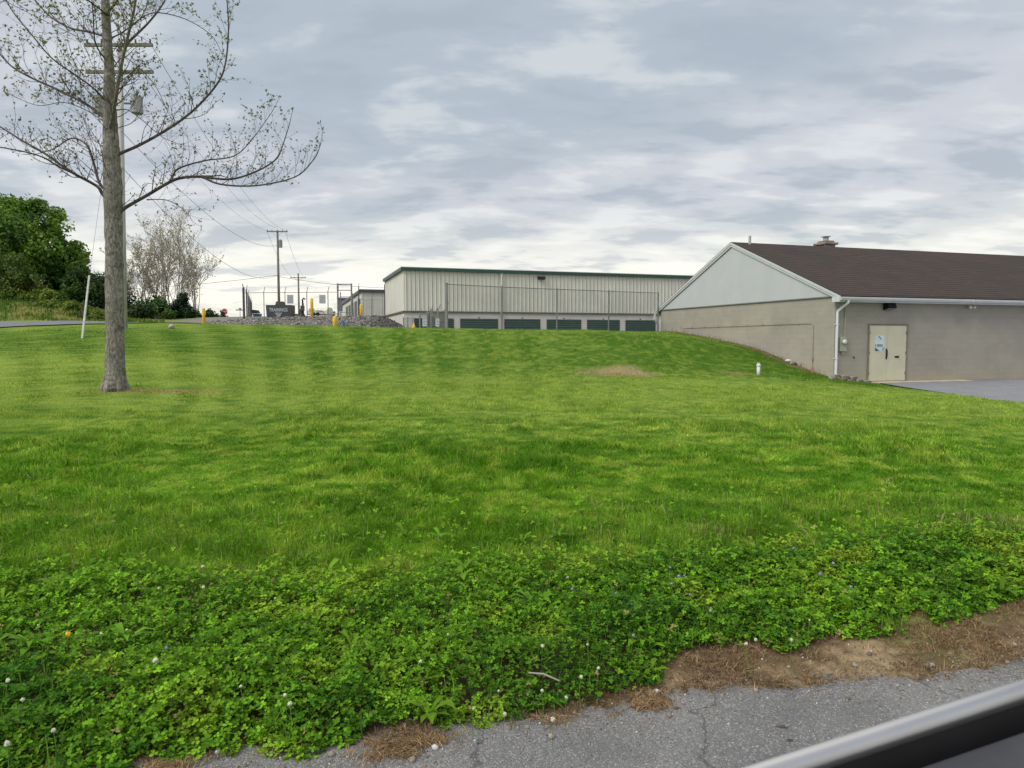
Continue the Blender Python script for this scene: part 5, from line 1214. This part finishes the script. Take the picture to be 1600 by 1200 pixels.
dpt = np.hypot((X-PATCH.x)/1.3, (Y-PATCH.y)/.9); m_ &= ~((dpt < .8) & (RNG.random(len(X)) < .85))
dpt = np.hypot((X-T0.x-.9)/1.5, (Y-T0.y)/.35); m_ &= ~((dpt < .9) & (RNG.random(len(X)) < .7)) & (np.hypot(X-T0.x, Y-T0.y) > .28)
dv_ = ~((Y > 31.8) & (X < -16)); m_ &= dv_
X, Y, r = X[m_], Y[m_], r[m_]
tall = fbm(X+13, Y+5, .9, 3); clump = fbm(X, Y, 3.3, 3)
hg = (.024+.034*ss(tall, .42, .62))*(.35+1.5*clump)*RNG.uniform(.6, 1.4, len(X))*(1-.25*ss(r, 9, 16))
wd = np.maximum(.0036, .00095*r)*RNG.uniform(.6, 1.4, len(X))
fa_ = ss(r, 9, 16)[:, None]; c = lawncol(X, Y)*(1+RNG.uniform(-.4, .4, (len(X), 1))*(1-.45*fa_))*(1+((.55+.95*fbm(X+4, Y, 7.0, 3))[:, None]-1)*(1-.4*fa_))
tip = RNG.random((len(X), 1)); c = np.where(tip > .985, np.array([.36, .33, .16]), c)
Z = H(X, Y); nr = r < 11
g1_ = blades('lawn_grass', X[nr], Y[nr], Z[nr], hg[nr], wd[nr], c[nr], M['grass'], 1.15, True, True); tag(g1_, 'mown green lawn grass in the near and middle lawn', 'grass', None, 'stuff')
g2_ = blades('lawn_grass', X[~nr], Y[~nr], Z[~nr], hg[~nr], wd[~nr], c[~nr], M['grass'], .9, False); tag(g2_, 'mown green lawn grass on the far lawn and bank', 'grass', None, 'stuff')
print('blades', len(X))
# tall rough grass on the left bank and at the wall foot
n = 16000
X = RNG.uniform(-48, -23, n); Y = RNG.uniform(43, 52, n); k_ = (Y < 47+(-X-23)*.25)
X, Y = X[k_], Y[k_]; c = np.where(fbm(X+3, Y*2, .6, 4)[:, None] > .60, np.array([.30, .31, .10]), np.array([.085, .17, .025]))*RNG.uniform(.7, 1.3, (len(X), 1))
o = blades('rough_grass', X, Y, H(X, Y), RNG.uniform(.12, .35, len(X)), np.full(len(X), .045), c, M['grass'], .35, True); tag(o, 'long tan and green rough grass on the left bank', 'grass', None, 'stuff')
n = 1500; s_ = RNG.uniform(.3, 12.3, n); u = -RNG.uniform(.03, .45, n); X = C0.x+.955*u-.297*s_; Y = C0.y+.297*u+.955*s_
o = blades('wall_foot_grass', X, Y, H(X, Y), RNG.uniform(.02, .07, n)+.16*(RNG.random(n) > .93), np.full(n, .016), np.where(RNG.random((n, 1)) > .4, np.array([.34, .27, .15]), np.array([.10, .15, .035])), M['grass'], .3, True); tag(o, 'dry brown tufts along the foot of the gable wall', 'grass', None, 'stuff')
# ------------------------------------------------------------------ clover verge
def cloverset(n, xr, yr):
    X = RNG.uniform(*xr, n); Y = RNG.uniform(*yr, n)
    k_ = (np.abs(X) < Y*.86+.8) | ((np.abs(X) < Y*.86+3.0) & (RNG.random(n) < .55))
    tc_ = Y-cloverY(X)+(fbm(X, Y, 5, 3)-.5)*.14
    lim = 4.12+.65*(fbm(X+3, Y*.4, .8, 4)-.5)*2+.22*np.clip(X, 0, 5)
    dens = ss(tc_, -.02, .04)*(1-.985*ss(Y, lim-.35, lim+.35))
    bare_ = fbm(X+31, Y+11, 1.7, 3); dens *= 1-.6*ss(bare_, .68, .74)
    for (qx, qy, rx_, ry_) in BARES:
        dens *= ss(np.hypot((X-qx)/rx_, (Y-qy)/ry_)+(fbm(X, Y, 6, 2)-.5)*.6, .65, 1.05)
    k_ &= RNG.random(n) < dens
    return X[k_], Y[k_]
BARES = []
for px_, py_, rx_, ry_ in ((1000, 892, .16, .10), (1120, 842, .22, .15), (450, 880, .15, .1), (90, 860, .3, .14), (640, 905, .08, .05), (230, 1175, .07, .08), (1545, 830, .3, .2)):
    q = WZ(px_, py_, .12); BARES.append((q.x, q.y, rx_, ry_))
X, Y = cloverset(640000, (-7.6, 8.4), (1.2, 6.4))
r = np.hypot(X, Y)
mound = .03+.11*fbm(X, Y, 2.6, 3)+.17*(fbm(X+4, Y, 9, 2)-.5)
mound *= .35+.65*ss(Y-cloverY(X), -.02, .30)
dep = RNG.random(len(X))**1.35
Z = H(X, Y)+mound*(1-.75*dep)+.004
n = len(X); print('clover', n)
tn = RNG.normal(size=(n, 3))*np.array([.48, .48, .0])+np.array([0, -.15, 1]); tn /= np.linalg.norm(tn, axis=1)[:, None]
th0 = RNG.uniform(0, 2*math.pi, n); a = np.c_[np.cos(th0), np.sin(th0), np.zeros(n)]; a -= tn*(a*tn).sum(1)[:, None]; a /= np.linalg.norm(a, axis=1)[:, None]; b = np.cross(tn, a)
size = RNG.uniform(.0075, .0150, n)*(1+.12*ss(Y, 3, 4.5))*np.where(np.abs(X) > Y*.86+.8, 1.35, 1.0)*(1+.25*(fbm(X, Y, .9, 2)-.5)*2)
C = np.c_[X, Y, Z]; Vs = []
for k in range(3):
    t = k*2*math.pi/3; d = a*math.cos(t)+b*math.sin(t); e = np.cross(tn, d); s = size[:, None]; up_ = tn*s*RNG.uniform(-.25, .25, (n, 1)); fo = tn*s*.16
    Vs += [C, C+d*s*.45+e*s*.46+fo+up_*.5, C+d*s*1.12+e*s*.40+fo+up_, C+d*s*1.10+up_, C+d*s*1.12-e*s*.40+fo+up_, C+d*s*.45-e*s*.46+fo+up_*.5]
V = np.stack(Vs, 1)  # n x 18 x 3
f1 = np.array([(0, 1, 2, 3), (0, 3, 4, 5)]); f3 = np.concatenate([f1, f1+6, f1+12])
F_ = (f3[None]+np.arange(n)[:, None, None]*18).reshape(-1, 4)
n1 = fbm(X+3, Y+3, 1.2, 4)[:, None]; n2 = fbm(X+23, Y+3, 3.5, 3)[:, None]; rn = RNG.random((n, 1))
cA = np.array([.036, .125, .008]); cB = np.array([.185, .39, .018]); cY = np.array([.22, .34, .025])
f = np.clip((n1-.5)*1.0+(n2-.5)*.9+.40+(rn-.5)*.9+.15*ss(Y, 2.8, 4)[:, None], 0, 1); c = cA*(1-f)+cB*f
yw = np.minimum(1, (ss(n2, .56, .66)*.55)+((rn > .97)*.5)+.6*(ss(X, 1.3, 2.2)*ss(Y, 3.9, 4.5))[:, None]*ss(n2, .44, .56)); c = c*(1-yw)+cY*yw; c = c*RNG.uniform(.4, 1.5, (n, 1)); c = np.where(RNG.random((n, 1)) > .992, np.array([.30, .26, .10]), c)
o = np_mesh('clover_patch', V.reshape(-1, 3), F_, M['clover'], None, np.repeat(c, 18, 0)); tag(o, 'thick green clover and weeds growing along the road edge', 'ground cover', None, 'stuff')
# longer grass and weed blades through the clover
n = 22000; X = RNG.uniform(-5, 6.4, n); Y = RNG.uniform(2.0, 6.0, n)
k_ = (np.abs(X) < Y*.86+.6) & (Y-cloverY(X) > .02) & (RNG.random(n) < .10+.9*ss(fbm(X+9, Y+40, 1.6, 3)+.12*ss(Y, 3.6, 4.8), .52, .66))
X, Y = X[k_], Y[k_]; n = len(X); rr_ = RNG.random((n, 1))
c = np.where(rr_ > .95, np.array([.36, .31, .16]), np.array([.13, .235, .03])*RNG.uniform(.6, 1.4, (n, 1)))
o = blades('weed_blades', X, Y, H(X, Y)+.01, RNG.uniform(.05, .15, n), RNG.uniform(.003, .007, n), c, M['grass'], .55, True); tag(o, 'loose grass blades poking out of the clover', 'grass', None, 'stuff')
# broad leaved rosettes
Vr, Fr, Cr = [], [], []
cnt = 0
for k in range(260):
    Xc = RNG.uniform(-4.5, 5.5); Yc = RNG.uniform(2.1, 5.0)
    if abs(Xc) > Yc*.85+.4 or Yc < cloverY(Xc)+.03: continue
    if vnoise(Xc*1.1+3, Yc*1.1+8) < .42: continue
    zc_ = h1(Xc, Yc)+.03; nl = RNG.integers(6, 12); big_ = RNG.uniform(.6, 1.2); cc = np.array([.10, .24, .015])*RNG.uniform(.7, 1.3)+np.array([.04, .02, 0])*RNG.random()
    for j in range(nl):
        th = j*2.4+RNG.uniform(-.3, .3); d = np.array([math.cos(th), math.sin(th), 0]); e = np.array([-d[1], d[0], 0]); L_ = RNG.uniform(.06, .13)*big_; w_ = L_*RNG.uniform(.10, .16); rise = RNG.uniform(.3, 1.1)
        p0_ = np.array([Xc, Yc, zc_]); base_i = len(Vr)
        for t, ww, hh_ in ((0, .2, 0), (.35, .7, .45), (.7, 1, .62), (1, .1, .5)):
            q = p0_+d*L_*t+np.array([0, 0, L_*rise*hh_]); Vr += [q-e*w_*ww+np.array([0, 0, .25*w_*ww]), q, q+e*w_*ww+np.array([0, 0, .25*w_*ww])]
        for s_ in range(3):
            for h_ in range(2): Fr.append((base_i+s_*3+h_, base_i+s_*3+h_+1, base_i+s_*3+h_+4, base_i+s_*3+h_+3))
        Cr += [cc*RNG.uniform(.85, 1.15)]*12
    cnt += 1
o = np_mesh('broadleaf_weeds', np.array(Vr), np.array(Fr), M['clover'], None, np.array(Cr)); tag(o, 'broad leaved weed rosettes among the clover', 'weeds', None, 'stuff')
# dead grass along the asphalt edge
n = 100000; X = RNG.uniform(-3.5, 6.2, n); t = RNG.uniform(-.07, .75, n); Y = edgeY(X)+t
k_ = (Y < cloverY(X)+.10) & (np.abs(X) < Y*.86+.4) & (RNG.random(n) < .08+.92*ss(fbm(X+2, Y*1.5, 3.0, 3), .44, .58)*np.where(X > 3.0, .4, 1))
X, Y = X[k_], Y[k_]; n = len(X); rr_ = RNG.random((n, 1))
c = (np.array([.42, .31, .18])*(1-rr_**.6)+np.array([.15, .09, .05])*rr_**.6)*RNG.uniform(.6, 1.3, (n, 1))
o = blades('dead_grass', X, Y, H(X, Y), RNG.uniform(.008, .03, n), RNG.uniform(.0025, .005, n), c, M['straw'], 2.2, True); tag(o, 'matted dead brown grass at the broken asphalt edge', 'dead grass', None, 'stuff'); print('dead', n)
for pc_, sx_, sy_, nn_ in (((632, 1160), .17, .085, 3000), ((900, 1112), .22, .05, 1900), ((1000, 1095), .16, .06, 1900), ((1085, 1068), .12, .05, 1500), ((1240, 1062), .22, .04, 900), ((265, 1190), .10, .05, 700), ((1470, 1010), .30, .07, 900)):
    q = WZ(*pc_, ROADZ+.02); X = q.x+RNG.normal(size=nn_)*sx_*.55; Y = q.y+.19*(X-q.x)+RNG.normal(size=nn_)*sy_*.55; kk_ = RNG.random(nn_) < ss(fbm(X+5, Y, 11, 3), .40, .56); X, Y = X[kk_], Y[kk_]; nn_ = len(X); rr_ = RNG.random((nn_, 1))
    c = (np.array([.46, .34, .20])*(1-rr_)+np.array([.17, .10, .05])*rr_)*RNG.uniform(.6, 1.3, (nn_, 1))
    o = blades('dead_grass', X, Y, np.maximum(H(X, Y), ROADZ)+RNG.uniform(0, .007, nn_), RNG.uniform(.006, .022, nn_), RNG.uniform(.0022, .0042, nn_), c, M['straw'], 2.4, True, True); tag(o, 'matted clump of dead brown grass creeping over the asphalt edge', 'dead grass', None, 'stuff')
# thatch in the worn lawn
n = 42000; X = RNG.uniform(-6, 7, n); Y = RNG.uniform(3.0, 6.5, n); lim_ = 4.0+.65*(fbm(X+3, Y*.4, .8, 4)-.5)*2+.22*np.clip(X, 0, 5); k_ = (RNG.random(n) < .8*np.exp(-((Y-lim_)/.38)**2)*ss(fbm(X+31, Y+11, 2.3, 3), .42, .60))
for (qx, qy, rx_, ry_) in BARES: k_ |= (np.hypot((X-qx)/rx_, (Y-qy)/ry_) < 1.2)
X, Y = X[k_], Y[k_]; n = len(X)
o = blades('thatch', X, Y, H(X, Y)+.005, RNG.uniform(.02, .06, n), RNG.uniform(.003, .006, n), np.array([.38, .30, .17])*RNG.uniform(.6, 1.2, (n, 1)), M['straw'], 1.6, True); tag(o, 'pale dry thatch in the worn patches between clover and lawn', 'dead grass', None, 'stuff')
for (pc, sx_, sy_, n) in (((PATCH.x, PATCH.y), 1.1, .6, 2600), ((T0.x+.9, T0.y), 1.4, .3, 1500), ((W(1150, 583, 23.2).x, 23.2), .5, .3, 500)):
    X = pc[0]+RNG.normal(size=n)*sx_*.5; Y = pc[1]+RNG.normal(size=n)*sy_*.5
    o = blades('dry_lawn_tufts', X, Y, H(X, Y), RNG.uniform(.02, .07, n), np.full(n, .014), np.array([.42, .35, .16])*RNG.uniform(.6, 1.2, (n, 1)), M['straw'], 1.0, False); tag(o, 'straw coloured dry grass in a worn lawn patch', 'dead grass', None, 'stuff')
# pebbles on the verge and road edge
n = 5200; X = RNG.uniform(-3.2, 6, n); Y = edgeY(X)+RNG.normal(size=n)*.13+.06; k_ = (Y < cloverY(X)+.02) & (np.abs(X) < Y*.86+.3); X, Y = X[k_], Y[k_]; n = len(X)
g_ = RNG.random((n, 1)); c = np.array([.22, .20, .17])*RNG.uniform(.5, 1.3, (n, 1)); c = np.where(g_ > .95, .5, c)
sz = RNG.uniform(.002, .006, n)*(1+1.6*(RNG.random(n) > .97))
o = polystones('pebbles', np.c_[X, Y, np.maximum(H(X, Y), ROADZ)+sz*.3], sz, stonemat, 'scattered small pebbles along the asphalt edge', colr=c); o['category'] = 'pebbles'
n = 26000; X = RNG.uniform(-1.5, 4, n); Y = RNG.uniform(1.6, 4.4, n); k_ = (Y < edgeY(X)+.02); X, Y = X[k_], Y[k_]; n = len(X)
c = np.array([.26, .26, .26])*RNG.uniform(.35, 1.5, (n, 1)); sz = RNG.uniform(.0015, .0042, n)
o = polystones('road_grit', np.c_[X, Y, np.full(n, ROADZ+.0004)], sz, stonemat, 'loose grit worn out of the grey road surface', colr=c); o['category'] = 'grit'
# twig and two dark leaf scraps on the road
def pix(px, py, z=.06): return WZ(px, py, z)
q0, q1 = pix(826, 1061, .12), pix(874, 1074, .12); mb = MB(); mb.tube([(0, 0, 0), tuple((q1-q0)*.5+Vector((0, 0, .012))), tuple(q1-q0)], [.003, .0045, .003], 6)
o = mb.build('fallen_twig', M['tanbark']); o.location = (q0.x, q0.y, h1(q0.x, q0.y)+.075); tag(o, 'brown fallen twig lying on the clover near the asphalt', 'twig')
for k, (px_, py_, s, lab) in enumerate(((1057, 1108, .022, 'small dark leaf scrap on the asphalt nearest the dead grass'), (1222, 1137, .028, 'curled dark leaf scrap in the middle of the asphalt'), (1234, 1158, .016, 'smaller dark leaf scrap just above the car window trim'))):
    q = pix(px_, py_, ROADZ); mb = MB(); mb.add([(-s, 0, .003), (-.2*s, -.3*s, .002), (s, .1*s, .006), (.1*s, .35*s, .003), (0, 0, .012)], [(0, 1, 4), (1, 2, 4), (2, 3, 4), (3, 0, 4)]); o = mb.build('leaf_scrap', M['twig']); o.location = q; o.rotation_euler = (0, 0, -.35); tag(o, lab, 'dead leaf', 'leaf scraps on the asphalt')
# flowers
def flower(px_, py_, r_, m, lab, group, n='clover_flower'):
    q = WZ(px_, py_, .25); z0_ = h1(q.x, q.y); hh_ = min(max(.10, q.z-z0_-r_), .165)
    t_ = thing(n, lab, 'flower', (q.x, q.y, z0_), 0, group)
    import bmesh; bm = bmesh.new(); bmesh.ops.create_icosphere(bm, subdivisions=2, radius=r_)
    for v in bm.verts: v.co *= random.uniform(.72, 1.15); v.co.z += hh_
    me = bpy.data.meshes.new('flower_head'); bm.to_mesh(me); bm.free(); me.materials.append(m); link(bpy.data.objects.new('flower_head', me), t_)
    mb = MB(); mb.tube([(0, 0, 0), (random.uniform(-.01, .01), random.uniform(-.01, .01), hh_*.6), (0, 0, hh_-r_*.5)], .0012, 5); mb.build('stem', M['twig'] if False else STEM, t_)
STEM = mat('green_stem', (.10, .20, .04), .6, .1, 5)
WF = [(317, 884, .012), (206, 911, .007), (219, 908, .006), (248, 917, .008), (318, 915, .010), (243, 1028, .015), (12, 1060, .010), (35, 1090, .009), (10, 1138, .012), (83, 1125, .010), (445, 1077, .009), (453, 1087, .011), (376, 1066, .007), (158, 988, .007), (198, 982, .006), (430, 933, .007), (60, 975, .006), (848, 1006, .010), (789, 1082, .009), (864, 1090, .012), (847, 1058, .008), (779, 1057, .006), (740, 1077, .006), (908, 1042, .009), (885, 1065, .008), (1181, 991, .009), (1166, 998, .010), (1237, 990, .009), (1265, 966, .006), (918, 1005, .007), (935, 1032, .008), (887, 900, .011), (855, 856, .006), (657, 1031, .008), (700, 990, .006)]
for x, y, s in WF: flower(x, y, s*.85, M['petal'], 'small white clover flower head standing in the green clover', 'white clover flowers')
VF = [(1061, 898), (1069, 898), (1047, 885), (1049, 910), (963, 925), (965, 928), (973, 928), (967, 942), (988, 942), (1110, 952), (1078, 927), (1240, 856), (1302, 878), (1281, 894), (1330, 915), (893, 880), (894, 918), (990, 990), (260, 1010)]
for x, y in VF: flower(x, y, random.uniform(.006, .010), M['violet'], 'tiny violet wildflower in the green clover', 'violet wildflowers', 'violet_flower')
flower(106, 987, .012, M['orange'], 'single orange yellow dandelion in the clover at the left', None, 'dandelion_flower')
# ------------------------------------------------------------------ the car door we look out over
A_ = ray(1163, 1200)*.69; B_ = ray(1600, 1062)*.802
A_.z += EYE; B_.z += EYE; L_ = (B_-A_).length; dirv = (B_-A_).normalized()
ang = math.atan2(dirv.y, dirv.x); slope = math.asin(dirv.z)
t_ = thing('car_door', 'dark car door sill with bright trim crossing the bottom right corner', 'car door', (A_.x, A_.y, A_.z), ang)
t_.rotation_euler = (0, -slope, ang)
x0_, x1_ = -.55, 1.15       # local x along the sill, local -y towards the camera
carpaint = mat('dark_grey_car_paint', (.06, .065, .07), .3, .05, 2, metal=.4)
trimm = mat('satin_silver_trim', (.45, .455, .47), .30, .03, 4, metal=.9)
rub = mat('black_rubber', (.005, .005, .006), .7, .1, 10, spec=.08); pan = mat('dark_grey_door_plastic', (.05, .053, .062), .7, .08, 6, .2, 400, spec=.2)
mb = MB(); mb.extr([(.004, -.016), (.002, -.004), (-.001, .002), (-.004, .0045), (-.007, .0045), (-.010, .002), (-.0125, -.003), (-.0145, -.009), (-.016, -.016), (-.0165, -.022), (.003, -.022)], x0_, x1_); mb.build('window_trim', trimm, t_, True)
mb = MB(); mb.extr([(-.0166, -.016), (-.022, -.010), (-.032, -.011), (-.038, -.018), (-.040, -.030), (-.040, -.06), (-.0166, -.06)], x0_, x1_); mb.build('weatherstrip', rub, t_, True)
mb = MB(); mb.extr([(-.0405, -.026), (-.055, -.027), (-.09, -.034), (-.12, -.050), (-.14, -.09), (-.15, -.20), (-.15, -.62), (-.0405, -.62)], x0_, x1_); mb.build('door_panel', pan, t_)
mb = MB(); mb.extr([(.0, -.0225), (-.0164, -.0225), (-.0164, -.95), (.04, -.95), (.075, -.80), (.085, -.45), (.05, -.12), (.015, -.03)], x0_, x1_); mb.build('outer_panel', carpaint, t_)
